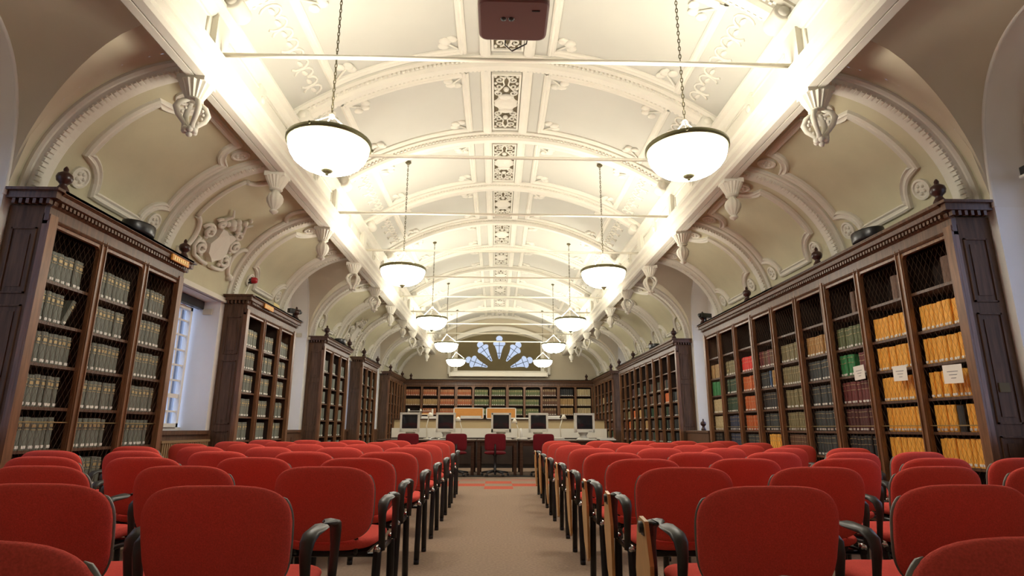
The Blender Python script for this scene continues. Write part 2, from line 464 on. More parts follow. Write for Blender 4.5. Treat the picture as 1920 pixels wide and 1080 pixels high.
for s in (-1, 1):
    for k in range(0, K1):
        if k in PLAIN: continue
        b = MB(); y0, y1 = YK(k) + .54, YK(k + 1) - .09
        if arms_bay(s, k):
            y0 -= .06; y1 += .06
            for (cy, sg) in ((y0, 1), (y1, -1)):
                for (ct, up) in ((.62, 1), (1.95, -1)):
                    pts = [(cy + sg * .22 * math.cos(a), ct + up * .26 * math.sin(a)) for a in lin(-PI / 2, PI / 2, 12)]
                    P = [vault_pt(s, y, t, .02)[0] for y, t in pts]
                    b.tube(P, .035, 8)
                    b.ball(vault_pt(s, cy + sg * .05, ct - up * .27, .03)[0], .06, 0, 8)
                P = [vault_pt(s, cy, t, .02)[0] for t in lin(.88, 1.69, 10)]
                b.tube(P, .03, 8)
        else:
            t0 = .41
            pts = notched(y0, y1, t0, 1.97, .33)
            P, FR = [], []
            n = len(pts)
            for i, (y, t) in enumerate(pts):
                p, nv = vault_pt(s, y, t); a = vault_pt(s, *pts[i - 1])[0]; c = vault_pt(s, *pts[(i + 1) % n])[0]
                tv = (c - a).normalized(); side = tv.cross(nv).normalized()
                P.append(p); FR.append((side, nv))
            b.sweep(P, FR, [(-.055, 0), (-.05, .035), (-.03, .05), (-.01, .032), (.012, .032), (.03, .052), (.05, .03), (.055, 0)], 0, False, True)
            for cy, sg in ((y0, 1), (y1, -1)):
                for ct in (t0, 1.97):
                    p, nv = vault_pt(s, cy + sg * .08, ct + (.09 if ct < 1 else -.08))
                    ey = Vector((0, 1, 0)); et = ey.cross(nv)
                    rr = .115
                    for (ra, ha, rb, hb) in ((rr, 0, rr, .03), (rr, .03, rr * .8, .035), (rr * .8, .035, rr * .72, .02), (rr * .72, .02, 0.001, .028)):
                        vs = []
                        for (q, h) in ((ra, ha), (rb, hb)):
                            vs += [p + ey * (q * math.cos(2 * PI * i / 18)) + et * (q * math.sin(2 * PI * i / 18)) + nv * h for i in range(18)]
                        b.add(vs, [(i, (i + 1) % 18, 18 + (i + 1) % 18, 18 + i) for i in range(18)], 0)
                    for i in range(5):
                        a = 2 * PI * i / 5
                        b.ball(p + ey * (.045 * math.cos(a)) + et * (.045 * math.sin(a)) + nv * .025, .022, 0, 6)
        struct(b.build('trim_%d' % nt_, M['plaster'])); nt_ += 1

# ------------------------------------------------------------------ side walls with window recesses
def wall_piece(b, s, ya, yb, za, zb, x0=XW, x1=4.93, mi=0):
    b.box(min(s * x0, s * x1), max(s * x0, s * x1), ya, yb, za, zb, mi)
win_n = 0
def sash_window(s, ya, yb, za, zb, cols, rows, meet, plane=XREC, lab=''):
    """white painted sash window filling an opening; its glass is one mesh"""
    global win_n
    win_n += 1
    root = empty('window_%d' % win_n, (s * plane, (ya + yb) / 2, za)); root['kind'] = 'structure'
    L, H = yb - ya, zb - za
    f = MB(); d = .035; fw = .055
    f.box(-d, d, -L / 2, L / 2, 0, fw); f.box(-d, d, -L / 2, L / 2, H - fw, H)
    f.box(-d, d, -L / 2, -L / 2 + fw, 0, H); f.box(-d, d, L / 2 - fw, L / 2, 0, H)
    f.build('window_frame', M['white_paint'], root)
    g = MB()
    for i in range(1, cols):
        y = -L / 2 + L * i / cols; w = .014
        g.box(-.008, .010, y - w, y + w, fw, H - fw)
    for j in range(1, rows):
        z = H * j / rows; w = .030 if j in meet else .013
        g.box(-.010, .012, -L / 2 + fw, L / 2 - fw, z - w, z + w)
    g.build('glazing_bars', M['white_paint'], root)
    p = MB(); p.box(-.004, .004, -L / 2 + fw, L / 2 - fw, fw, H - fw)
    p.build('pane', M['glass'], root)
    return root
for s in (-1, 1):
    b = MB()
    for k in range(K0, K1):
        ya, yb = YK(k), YK(k + 1)
        if k in PLAIN:
            ym = (ya + yb) / 2
            wall_piece(b, s, ya, ym - .97, 0, 3.012); wall_piece(b, s, ym + .97, yb, 0, 3.012)
            wall_piece(b, s, ym - .97, ym + .97, 0, .95)
            # back of the recess: lunette wall with a window opening below 3.4
            wall_piece(b, s, ym - 1.0, ym - .72, .95, 3.45, XREC, 4.93); wall_piece(b, s, ym + .72, ym + 1.0, .95, 3.45, XREC, 4.93)
            wall_piece(b, s, ym - 1.0, ym + 1.0, 3.45, 4.9, XREC, 4.93)
        elif (s == -1 and k in (1, 5)):
            wa, wb = ya + .20, yb - .10
            wall_piece(b, s, ya, wa, 0, 3.02); wall_piece(b, s, wb, yb, 0, 3.02)
            wall_piece(b, s, wa, wb, 0, .93); wall_piece(b, s, wa, wb, 2.93, 3.02)
            wall_piece(b, s, wa, wb, .93, 1.0, XREC, 4.93)
        else:
            wall_piece(b, s, ya, yb, 0, 3.02)
    struct(b.build('wall_%s' % SIDE[s], M['white_wall']))
    for k in range(-1, K1):
        ya, yb = YK(k), YK(k + 1); ym = (ya + yb) / 2
        if k in PLAIN:
            sash_window(s, ym - .72, ym + .72, .97, 3.45, 5, 10, (4,))
        elif s == -1 and k in (1, 5):
            sash_window(s, ya + .22, yb - .24, 1.0, 2.80, 6, 8, (2,))
# small lintel mouldings over the two square left windows, sills and dado boards
b = MB()
for k in (1, 5):
    ya, yb = YK(k) + .1, YK(k + 1) - .05
    b.box(-4.50, -4.42, ya, yb, 2.93, 2.965); b.box(-4.50, -4.44, ya, yb, 2.965, 3.01)
struct(b.build('trim_%d' % nt_, M['plaster'])); nt_ += 1
for s in (-1, 1):
    b = MB()
    for k in range(-1, K1):
        ya, yb = YK(k), YK(k + 1)
        if k in PLAIN or (s == -1 and k in (1, 5)):
            b.box(min(s * 4.40, s * 4.88), max(s * 4.40, s * 4.88), ya + .12, yb - .10, .90, .955)
            b.box(min(s * 4.435, s * 4.485), max(s * 4.435, s * 4.485), ya + .05, yb - .02, .12, .90)
            for yy in lin(ya + .1, yb - .1, 4)[:3]:
                w = (yb - ya - .2) / 3
                b.box(min(s * 4.425, s * 4.44), max(s * 4.425, s * 4.44), yy + .08, yy + w - .08, .25, .80)
    struct(b.build('baseboard_%s' % SIDE[s], M['wood']))
# blind box at the head of the square windows
for i, k in enumerate((1, 5)):
    b = MB(); ya, yb = YK(k) + .22, YK(k + 1) - .12
    b.box(-4.82, -4.72, ya, yb, 2.80, 2.93)
    tag(b.build('blind_cassette', M['black_plastic'], bevel=.01), ['black blind box at head of the nearest left window', 'black blind box at head of the farther square left window'][i], 'blind', 'blind boxes')
b = MB(); b.box(4.66, 4.76, 3.30, 4.78, 3.26, 3.34); b.box(4.655, 4.765, 3.29, 4.79, 3.235, 3.262, 1)
tag(b.build('blind_cassette', [M['black_plastic'], M['white_paint']], bevel=.008), 'black blind box with white underside at right edge, in the arch', 'blind', 'blind boxes')
# pale brackets on the window reveals
spots = [(-4.62, 4.895, 3.05, 'left of the nearest left bookcase'), (-4.66, 9.075, 2.72, 'on the reveal beside the second left bookcase'), (-4.66, 13.31, 3.02, 'on the reveal beside the third left bookcase')]
for (x, y, z, w) in spots:
    b = MB(); b.box(x - .07, x + .07, y - .012, y, z, z + .09)
    tag(b.build('wall_plate', M['groin']), 'small stone coloured plate ' + w, 'plate', 'plates on window reveals')

# ------------------------------------------------------------------ far and back wall
b = MB(); b.box(-5.1, 5.1, YE, YE + .2, 0, 6.3)
struct(b.build('wall_far', M['end_wall']))
b = MB(); b.box(-5.1, 5.1, YB - .2, YB, 0, 6.3)
struct(b.build('wall_back', M['white_wall']))
# outside: ground and a facade seen through the panes
b = MB()
b.box(-60, -5.2, -30, 60, -3.1, -3.0); b.box(5.2, 60, -30, 60, -3.1, -3.0)
struct(b.build('street', M['ground']))

b = MB(); b.box(-9.5, -9.0, -2, 44, -3.0, 5.4)  # added striped wall, giving the panes their grey and pale bands
for i in range(100): b.box(-9.0, -8.95, -2 + i * .46, -1.78 + i * .46, -3.0, 5.3, 1)
struct(b.build('exterior_backdrop', [M['backdrop'], M['curtain']]))
# far window: olive surround with five leaded petals, white frame and arch
root = empty('window_%d' % (win_n + 1), (0, YE, 3.42)); root['kind'] = 'structure'; win_n += 1
def seg_top(x, c, edge, hw): return edge + (c - edge) * (1 - (x / hw) ** 2)
b = MB(); hw = 1.86
poly = [(-hw, 0), (hw, 0)] + [(x, seg_top(x, 1.74, 1.38, hw)) for x in lin(hw, -hw, 25)]
b.prism(poly, lambda a, c, d: (a, d, c), -.10, -.02)
b.build('window_panel', M['olive'], root)
b = MB()
pth = [(x, -.06, seg_top(x, 1.96, 1.34, 2.25)) for x in lin(-2.25, 2.25, 41)]
b.sweep(pth, [((0, 1, 0), (0, 0, 1))] * 41, [(-.16, -.10), (-.16, .10), (.06, .14), (.06, -.10), (-.16, -.10)])
for s in (-1, 1):
    b.box(s * 1.93 - .08, s * 1.93 + .08, -.24, 0, -.1, 1.36); b.box(s * 2.22 - .06, s * 2.22 + .06, -.18, 0, -.1, 1.30)
b.box(-2.1, 2.1, -.20, 0, -.04, .06)
b.build('window_frame', M['plaster'], root)
for i, ang in enumerate((20, 54, 90, 126, 160)):
    a = math.radians(ang); ca, sa = math.cos(a), math.sin(a)
    def pt(r, w, d): return (ca * r - sa * w, d, .05 + sa * r + ca * w)
    outl = [(.55, -.03), (.70, -.07), (.95, -.13), (1.13, -.20), (1.20, -.27), (1.27, -.27), (1.33, -.21), (1.36, -.11), (1.40, -.13), (1.47, -.15), (1.55, -.11), (1.59, -.03)]
    outl = outl + [(r, -w) for r, w in outl[::-1]]
    P = MB(); P.prism([(r, w) for r, w in outl], lambda r, w, d: pt(r, w, d), -.115, -.10)
    pe = P.build('petal_pane', M['stained'], root)
    Ld = MB()
    def bar(r0, w0, r1, w1): Ld.tube([pt(r0, w0, -.118), pt(r1, w1, -.118)], .012, 4)
    bar(.58, 0, 1.36, 0); bar(1.14, -.20, 1.14, .20); bar(.80, -.09, .80, .09); bar(1.36, -.11, 1.36, .11)
    Ld.ball(pt(.66, 0, -.118), .03, 0, 6)
    Ld.build('leading', M['lead'], pe)
# roller screen casing under the far window
b = MB(); b.box(-2.15, 2.10, -.10, .10, -.09, .09); b.box(-2.2, -2.15, -.12, .12, -.11, .11); b.box(2.10, 2.15, -.12, .12, -.11, .11)
tag(b.build('screen_casing', M['white_metal'], loc=(0, YE - .32, 3.30), bevel=.015), 'long white roller screen casing under the far arched window', 'screen')

# ------------------------------------------------------------------ tie rods
for k in range(0, K1):
    root = empty('tie_rod', (0, YK(k), 4.50))
    b = MB(); b.tube([(-2.84, 0, 0), (2.84, 0, 0)], .022, 10); b.build('rod', M['white_metal'], root)
    for s in (-1, 1):
        b = MB(); b.lathe([(.001, 0), (.05, 0), (.055, .02), (.03, .05), (.024, .07)], (0, 0, 0), 14, 0, 'x')
        o = b.build('end_boss', M['white_metal'], root, (s * 2.86, 0, 0)); o.scale = (-s, 1, 1)
    tag(root, 'cream iron tie rod across the vault, %s from the camera' % ORD[k], 'tie rod', 'tie rods across the vault')

# ------------------------------------------------------------------ corbels under the beams
def corbel_block(b):
    b.box(-.13, .13, -.11, .11, -.04, .02)
    b.lathe([(.001, -.19), (.075, -.19), (.085, -.17), (.105, -.13), (.14, -.06), (.15, -.04), (.001, -.04)], (0, 0, 0), 36, 0, 'z', 18, .12, False)
    b.lathe([(.001, -.215), (.07, -.215), (.085, -.2), (.07, -.185), (.001, -.185)], (0, 0, 0), 16)
def lyre():
    b = MB(); corbel_block(b)
    for sx in (-1, 1):
        for sy in (-1, 1):
            b.tube([(sx * .03, sy * .03, -.2), (sx * .085, sy * .075, -.25), (sx * .105, sy * .09, -.31), (sx * .085, sy * .075, -.38), (sx * .04, sy * .035, -.45), (sx * .03, sy * .03, -.5)], [.02, .026, .028, .026, .022, .03], 8)
        for i in range(7):
            b.ball((sx * (.03 + .075 * math.sin(PI * i / 6)), 0, -.23 - .04 * i), .016, 0, 6)
    for i in range(6):
        a = 2 * PI * i / 6
        b.ball((.045 * math.cos(a), .045 * math.sin(a), -.51), .032, 0, 7)
    b.ball((0, 0, -.545), .03, 0, 7)
    return b.mesh('corbel_lyre', [M['plaster']])
def urn():
    b = MB(); corbel_block(b)
    b.lathe([(.001, -.20), (.045, -.215), (.05, -.24), (.085, -.27), (.105, -.32), (.10, -.37), (.07, -.43), (.04, -.465), (.03, -.48)], (0, 0, 0), 40, 0, 'z', 10, .14)
    b.lathe([(.03, -.475), (.055, -.49), (.05, -.51), (.02, -.53), (.001, -.545)], (0, 0, 0), 12)
    return b.mesh('corbel_urn', [M['plaster']])
ML, MU = lyre(), urn()
for s in (-1, 1):
    for k in range(0, K1):
        ly = k in (0, 3, 4, 7, 8)
        o = link('corbel', ML if ly else MU, None, (s * 2.99, YK(k), 4.20))
        kinds_ = 'pierced lyre shaped' if ly else 'fluted urn shaped'
        tag(o, 'cream %s corbel under the %s beam, %s from the camera' % (kinds_, SIDE[s], ORD[k]), 'corbel', 'corbels under the %s beam' % SIDE[s])

# ------------------------------------------------------------------ coats of arms over the left windows
for n_, k in enumerate((1, 5)):
    yc = YK(k) + 1.28
    root = empty('plaster_coat_of_arms', vault_pt(-1, yc, .72)[0])
    def q(y, t, h=.0): return vault_pt(-1, yc + y * 1.1, .70 + t * .85, h)[0] - root.location
    sh = MB()
    outline = [(-.20, .28), (-.10, .30), (0, .26), (.10, .30), (.20, .28), (.17, .12), (.23, -.05), (.16, -.22), (.06, -.28), (0, -.34), (-.06, -.28), (-.16, -.22), (-.23, -.05), (-.17, .12)]
    top = [q(y, t, .09) for y, t in outline]; bot = [q(y, t, 0) for y, t in outline]; n = len(outline)
    sh.add(bot + top, [tuple(range(n, 2 * n))] + [(i, (i + 1) % n, n + (i + 1) % n, n + i) for i in range(n)])
    sh.build('shield', M['plaster'], root)
    sc = MB()
    for sg in (-1, 1):
        for (cy, ct, r0, turns, h) in ((.36, .12, .13, 1.6, .05), (.33, -.20, .13, 1.5, .05), (.26, .34, .09, 1.4, .05)):
            pts = []
            for i in range(22):
                f = i / 21; a = sg * (f * turns * 2 * PI) + (0 if sg > 0 else PI)
                pts.append(q(sg * cy + r0 * (1 - .75 * f) * math.cos(a), ct + r0 * (1 - .75 * f) * math.sin(a), .03 + h * f))
            sc.tube(pts, .028, 6)
        sc.tube([q(sg * .22, .30, .03), q(sg * .28, .44, .05), q(sg * .20, .56, .05), q(sg * .30, .66, .04)], [.03, .03, .025, .015], 6)
        sc.tube([q(sg * .42, -.05, .03), q(sg * .47, -.22, .04), q(sg * .38, -.36, .04), q(sg * .2, -.40, .04), q(sg * .05, -.40, .04)], .03, 6)
        for i in range(6): sc.ball(q(sg * (.25 + .03 * i), -.30 + .10 * i, .04), .035, 0, 6)
    sc.build('scrollwork', M['plaster'], root)
    cr = MB()
    for (y, t, r) in ((-.08, .46, .07), (.08, .46, .07), (0, .40, .06), (0, .54, .055), (-.15, .40, .05), (.15, .40, .05), (.13, .60, .05), (.17, .70, .035)):
        cr.ball(q(y, t, .04), r, 0, 8)
    cr.build('crest', M['plaster'], root)
    tag(root, ['plaster coat of arms above the nearest left window', 'plaster coat of arms above the farther left window'][n_], 'coat of arms', 'coats of arms on the left vault')

# ------------------------------------------------------------------ centre ceiling vents
def vent_parts():
    bk = MB(); bk.box(-.19, .19, -.76, .76, -.004, .006)
    fr = MB()
    for (x0, x1, y0, y1) in ((-.215, -.185, -.78, .78), (.185, .215, -.78, .78), (-.215, .215, -.785, -.755), (-.215, .215, .755, .785)):
        fr.box(x0, x1, y0, y1, -.03, .01)
    og = MB()
    def spiral(cx, cy, r, a0, turns, w=.013):
        og.tube([(cx + r * (1 - .8 * i / 17) * math.cos(a0 + turns * 2 * PI * i / 17), cy + r * (1 - .8 * i / 17) * math.sin(a0 + turns * 2 * PI * i / 17), -.012) for i in range(18)], w, 5)
    for sy in (-1, 1):
        for sx in (-1, 1):
            spiral(sx * .10, sy * .63, .075, PI / 2 if sy > 0 else -PI / 2, sx * sy * 1.3, .014)
            spiral(sx * .115, sy * .46, .065, 0 if sx > 0 else PI, sx * sy * -1.2, .013)
            spiral(sx * .11, sy * .29, .07, PI / 2 * sy, -sx * sy * 1.3, .013)
            og.tube([(0, sy * .74, -.012), (sx * .05, sy * .62, -.012), (sx * .03, sy * .5, -.012), (sx * .10, sy * .38, -.012), (sx * .16, sy * .30, -.012)], .014, 5)
            for (x, y) in ((.16, .71), (.16, .54), (.03, .68), (.16, .40)):
                og.ball((sx * x, sy * y, -.01), .028, 0, 6, (1, 1.2, .5))
        og.ball((0, sy * .40, -.02), .045, 0, 8, (1.0, 1.5, .5))
    og.lathe([(.20, -.005), (.18, -.03), (.14, -.025), (.12, -.04), (.06, -.05), (.001, -.06)], (0, 0, 0), 20, 0, 'z', 10, .12)
    og.ball((0, .2, -.015), .10, 0, 8, (1.3, .7, .3)); og.ball((0, -.2, -.015), .10, 0, 8, (1.3, .7, .3))
    return bk.mesh('vent_backing', [M['vent_dark']]), fr.mesh('vent_frame', [M['plaster']]), og.mesh('vent_filigree', [M['plaster']])
VB, VF, VO = vent_parts()
for k in range(0, K1):
    root = empty('ceiling_vent', (0, (YK(k) + YK(k + 1)) / 2, vz(0.2) - .005))
    link('backing', VB, root); link('frame', VF, root); link('filigree', VO, root)
    tag(root, 'pierced ornamental vent on the ceiling centre line, %s from the camera' % ORD[k], 'vent', 'ceiling vents')

# ------------------------------------------------------------------ pendant bowl lamps
LY = [5.12, 9.64, 14.26, 18.59, 23.08]
LX, LZ = 1.727, 3.635
def lamp_meshes():
    bowl = MB()
    prof = [(.375, 0.0), (.372, -.05), (.352, -.11), (.315, -.165), (.26, -.21), (.19, -.245), (.10, -.265), (.001, -.27)]
    bowl.lathe(prof, (0, 0, 0), 40)
    rim = MB(); rim.lathe([(.37, -.012), (.392, -.012), (.397, 0), (.397, .03), (.385, .04), (.372, .03), (.37, -.012)], (0, 0, 0), 40)
    for i in range(3):
        a = 2 * PI * i / 3 + .5
        rim.ball((.405 * math.cos(a), .405 * math.sin(a), .015), .016, 0, 6)
    cap = MB(); cap.lathe([(.001, -.262), (.055, -.266), (.058, -.272), (.03, -.29), (.014, -.30), (.016, -.312), (.001, -.32)], (0, 0, 0), 16)
    sus = MB()
    for i in range(3):
        a = 2 * PI * i / 3 + .5
        sus.tube([(.392 * math.cos(a), .392 * math.sin(a), .02), (.02 * math.cos(a), .02 * math.sin(a), .30)], .007, 6)
    sus.lathe([(.001, .34), (.02, .335), (.03, .30), (.024, .285), (.001, .28)], (0, 0, 0), 10)
    return [m.mesh(n, [mm]) for m, n, mm in ((bowl, 'bowl', M['bowl']), (rim, 'rim', M['rim']), (cap, 'bottom_cap', M['rim']), (sus, 'suspension_rods', M['white_metal']))]
def chain_mesh(L):
    c = MB(); n = int(L / .045)
    for i in range(n):
        z = .34 + (i + .5) * L / n; a = 0 if i % 2 else PI / 2
        ex = Vector((math.cos(a), math.sin(a), 0))
        c.tube([Vector((0, 0, z)) + ex * (.011 * math.cos(t)) + Vector((0, 0, .03 * math.sin(t))) for t in [2 * PI * j / 8 for j in range(8)]], .0045, 4, 0, True)
    c.lathe([(.001, .34 + L + .0), (.05, .34 + L), (.055, .34 + L - .02), (.02, .34 + L - .05), (.001, .34 + L - .06)], (0, 0, 0), 12)
    return c.mesh('chain', [M['chain']])
LMS = lamp_meshes(); ceil_l = vz(LX) - LZ - .34
CH = chain_mesh(ceil_l)
pair = ['nearest pair in view', 'second pair from the camera', 'third pair from the camera', 'fourth pair from the camera', 'farthest pair']
for i, y in enumerate(LY):
    for s in (-1, 1):
        root = empty('pendant_lamp', (s * LX, y, LZ), R.uniform(-.4, .4))
        for n, me in zip(('bowl', 'rim', 'bottom_cap', 'suspension_rods'), LMS): link(n, me, root)
        link('chain', CH, root)
        tag(root, 'glowing white bowl lamp on a chain, %s one of the %s' % (SIDE[s], pair[i]), 'lamp', 'pendant bowl lamps')
        ld = bpy.data.lights.new('bulb', 'AREA'); ld.shape = 'DISK'; ld.size = .62; ld.energy = LAMP_UP; ld.color = (1.0, 0.95, 0.84)
        lo = bpy.data.objects.new('bulb', ld); COL.objects.link(lo); lo.parent = root; lo.location = (0, 0, -.03); lo.rotation_euler = (PI, 0, 0)

# ------------------------------------------------------------------ projector
root = empty('ceiling_projector', (0, 3.90, 4.08))
b = MB(); hw, hd, r = .272, .235, .07
poly = []
for (cx, cy, a0) in ((hw - r, hd - r, 0), (-hw + r, hd - r, PI / 2), (-hw + r, -hd + r, PI), (hw - r, -hd + r, 1.5 * PI)):
    poly += [(cx + r * math.cos(a0 + PI / 2 * i / 6), cy + r * math.sin(a0 + PI / 2 * i / 6)) for i in range(7)]
b.prism(poly, lambda a, c, d: (a, c, d), 0, .14)
b.build('casing', M['maroon_plastic'], root, bevel=.02)
for x in (-.075, -.015):
    b = MB(); b.lathe([(.001, -.004), (.022, -.004), (.024, 0)], (x, -.03, 0), 14); b.build('fixing_hole', M['black_plastic'], root)
b = MB(); b.box(.14, .20, -.13, -.12, -.004, 0); b.build('badge', M['black_plastic'], root)
b = MB(); b.lathe([(.04, .14), (.03, .16), (.025, .3), (.025, 1.94), (.09, 1.95), (.09, 1.965)], (0, 0, 0), 16); b.build('ceiling_pole', M['white_metal'], root)
b = MB(); b.tube([(-.05, .23, .1), (-.06, .31, .02), (.0, .36, .0), (.12, .33, .05), (.14, .23, .12)], .006, 6); b.build('cable', M['black_plastic'], root)
tag(root, 'maroon brown projector hung from the vault at top centre', 'projector')

# ------------------------------------------------------------------ bookcases
DEPTH = .34
def finial(b, x, y, z, sc=1.0):
    b.lathe([(r * sc, h * sc) for r, h in [(.001, 0), (.055, 0), (.06, .02), (.05, .05), (.03, .085), (.034, .10), (.06, .125), (.068, .16), (.06, .19), (.035, .21), (.02, .22), (.022, .245), (.012, .265), (.001, .275)]], (x, y, z), 14)
def wire_mesh(w, z0, z1):
    b = MB(); p = .066; h = z1 - z0; r = .0011
    n = int((w + h) / p) + 2
    slope = 1.9
    for i in range(-int(h / slope / p) - 1, int(w / p) + 2):
        for sg in (1, -1):
            x0 = i * p; pts = []
            xa, za, xb, zb = x0, 0.0, x0 + h / slope, h
            if xb <= 0 or xa >= w: continue
            if xa < 0: za = -xa * slope; xa = 0
            if xb > w: zb = h - (xb - w) * slope; xb = w
            if zb - za < .02: continue
            if sg < 0: xa, xb = w - xa, w - xb
            b.tube([(xa - w / 2, 0, z0 + za), (xb - w / 2, 0, z0 + zb)], r, 4)
    b.box(-w / 2, w / 2, -.008, .004, 1.035, 1.045, 1)
    return b
def bookcase(label, cat_loc, rot, L, nbay, shelves, H=2.93, posts=None, wires=False, finials=None, arched=(), end_panels=(True, True), base_z=.16, top_open=2.74, panel_on=(0, 1)):
    """local x along the front, y into the case, z up"""
    root = empty('bookcase', cat_loc, rot)
    D = DEPTH; bw = L / nbay
    c = MB()
    c.box(0, L, D - .02, D, 0, H)                     # back
    c.box(0, L, 0.02, D - .02, H - .03, H)            # top
    c.box(0, L, 0.02, D - .02, base_z - .03, base_z)        # bottom
    for i in range(1, nbay): c.box(i * bw - .015, i * bw + .015, .03, D - .02, base_z, H - .03)
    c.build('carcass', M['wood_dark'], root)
    for i, x in enumerate((0, L)):
        e = MB(); xo = -.035 if i == 0 else 0.0
        e.box(x + xo, x + xo + .035, .031, D, 0, H)
        xs = x - .035 if i == 0 else x + .035
        dx = -.012 if i == 0 else .012
        for (za, zb) in ((.25, .95), (1.05, 2.02), (2.12, 2.72)):      # raised and fielded panel
            for (ya, yb, zc, zd) in ((.06, .075, za, zb), (D - .075, D - .06, za, zb), (.06, D - .06, za, za + .015), (.06, D - .06, zb - .015, zb)):
                e.box(min(xs, xs + dx), max(xs, xs + dx), ya, yb, zc, zd)
            e.box(min(xs, xs + dx * .6), max(xs, xs + dx * .6), .11, D - .11, za + .06, zb - .06)
        e.build('side_panel', M['wood_side'], root)
    f = MB()                                               # front frame: stiles, rails
    for i in range(nbay + 1):
        x = i * bw; major = (i % 3 == 0)
        w = .062 if major else .046
        xa, xb = max(x - w, -.035), min(x + w, L + .035)
        f.box(xa, xb, -.012, .03, base_z, top_open + .12)
        for q in (xa + .006, xb - .018):
            f.box(q, q + .012, -.026, -.010, base_z, top_open + .10)
        if major: f.box(x - .018 if 0 < i < nbay else xa, x + .018 if 0 < i < nbay else xb, -.034, -.010, base_z, top_open + .11)
    f.box(-.035, L + .035, -.010, .03, top_open + .02, H)
    for i in range(nbay):                                     # rounded upper corners of the openings
        w = .05
        for (x, sg) in ((i * bw + .045, 1), ((i + 1) * bw - .045, -1)):
            r = .05 if i not in arched else .10
            pts = [(0, 0)] + [(sg * (r - r * math.sin(a)), -(r - r * math.cos(a))) for a in lin(0, PI / 2, 6)]
            f.prism(pts, lambda a, c_, d: (x + a, d, top_open + .022 + c_), -.010, .03)
    f.build('front_frame', M['wood_edge'], root)
    pl = MB(); pl.box(-.05, L + .05, -.03, D, 0, base_z); pl.box(-.045, L + .045, -.02, D, base_z, base_z + .03)
    pl.build('plinth', M['wood'], root)
    co = MB()
    prof = [(.02, H - .14), (-.018, H - .14), (-.03, H - .125), (-.022, H - .11), (-.022, H - .015), (-.045, H), (-.05, H + .035), (-.09, H + .05), (-.10, H + .09), (-.13, H + .11), (-.13, H + .14), (.02, H + .14)]
    co.prism(prof, lambda a, c_, d: (d, a, c_), -.04, L + .04)
    for xa, xb in ((-.10, -.035), (L + .035, L + .10)):
        co.box(xa, xb, -.10, D, H + .05, H + .14)
    co.box(-.13, L + .13, -.13, D, H + .115, H + .14)
    nd = int(L / .05)
    for i in range(nd):
        x = (i + .5) * L / nd
        co.box(x - .014, x + .014, -.078, -.04, H + .002, H + .036)
    for (x, sg) in ((-.075, -1), (L + .075, 1)):
        for j in range(6):
            y = -.03 + j * .06
            co.box(x - .02, x + .02, y - .014, y + .014, H + .0, H + .045)
    co.build('cornice', M['wood'], root)
    sm = MB(); sm.box(-bw / 2 + .016, bw / 2 - .016, .035, D - .021, -.022, 0); sm.box(-bw / 2 + .016, bw / 2 - .016, .028, .036, -.026, .002)
    smesh = sm.mesh('shelf', [M['wood']])
    for i in range(nbay):
        for z in shelves:
            link('shelf', smesh, root, ((i + .5) * bw, 0, z))
    if wires:
        wm = wire_mesh(bw - .09, base_z + .03, top_open - .02).mesh('wire_screen', [M['wire'], M['brass']])
        for i in range(nbay): link('wire_screen', wm, root, ((i + .5) * bw, .012, 0))
    if finials:
        fm = MB(); finial(fm, 0, 0, 0); fme = fm.mesh('finial', [M['finial']])
        for x in finials: link('finial', fme, root, (x, -.03, H + .14))
    tag(root, label, 'bookcase', 'oak bookcases')
    root['bw'] = bw
    return root
del_keys = []
XF = 4.13
LSH = [.42, .80, 1.17, 1.55, 1.92, 2.29]
RSH = [.35, .67, .98, 1.30, 1.63, 1.96, 2.36]
def yrange_left(y0): return (-XF, y0, 0), PI / 2
CASES = {}
lnames = ['three bay oak bookcase nearest on the left, filled with grey volumes', 'second three bay oak bookcase on the left, beyond the nearest window', 'third three bay oak bookcase on the left wall', 'fourth three bay oak bookcase on the left wall', 'oak bookcase in the far left corner, beyond the reading tables']
lsp = [(5.02, 2.20), (9.25, 2.24), (13.55, 2.24), (17.50, 2.12), (22.0, 3.25)]
for i, (y, L) in enumerate(lsp):
    fin = [.04, L - .04] if i < 4 else [.04, L - .4]
    if i == 1: fin = [L - .06]
    CASES['L%d' % (i + 1)] = (bookcase(lnames[i], (-XF, y, 0), PI / 2, L, 3 if i < 4 else 5, LSH, wires=(i == 0), finials=fin), L, 3 if i < 4 else 5)
rsp = [(11.60, 6.58, 9, 'nine bay oak bookcase nearest on the right, with orange volumes'), (19.90, 6.38, 9, 'long oak bookcase farther along the right wall, sparsely filled'), (25.25, 3.95, 5, 'oak bookcase in the far right corner beside the end wall')]
for i, (y, L, nb, lab) in enumerate(rsp):
    fin = [.04, L / 3, 2 * L / 3, L - .04] if i < 2 else [L - .04]
    CASES['R%d' % (i + 1)] = (bookcase(lab, (XF, y, 0), -PI / 2, L, nb, RSH, wires=(i == 0), finials=fin), L, nb)
ESH = [.40, .78, 1.17, 1.57, 1.97, 2.38]
CASES['E'] = (bookcase('long oak bookcase across the far end wall under the window', (-4.09, YE - .40, 0), 0, 8.18, 11, ESH, finials=[.25, 7.93], arched=(3, 4, 5, 6, 7)), 8.18, 11)

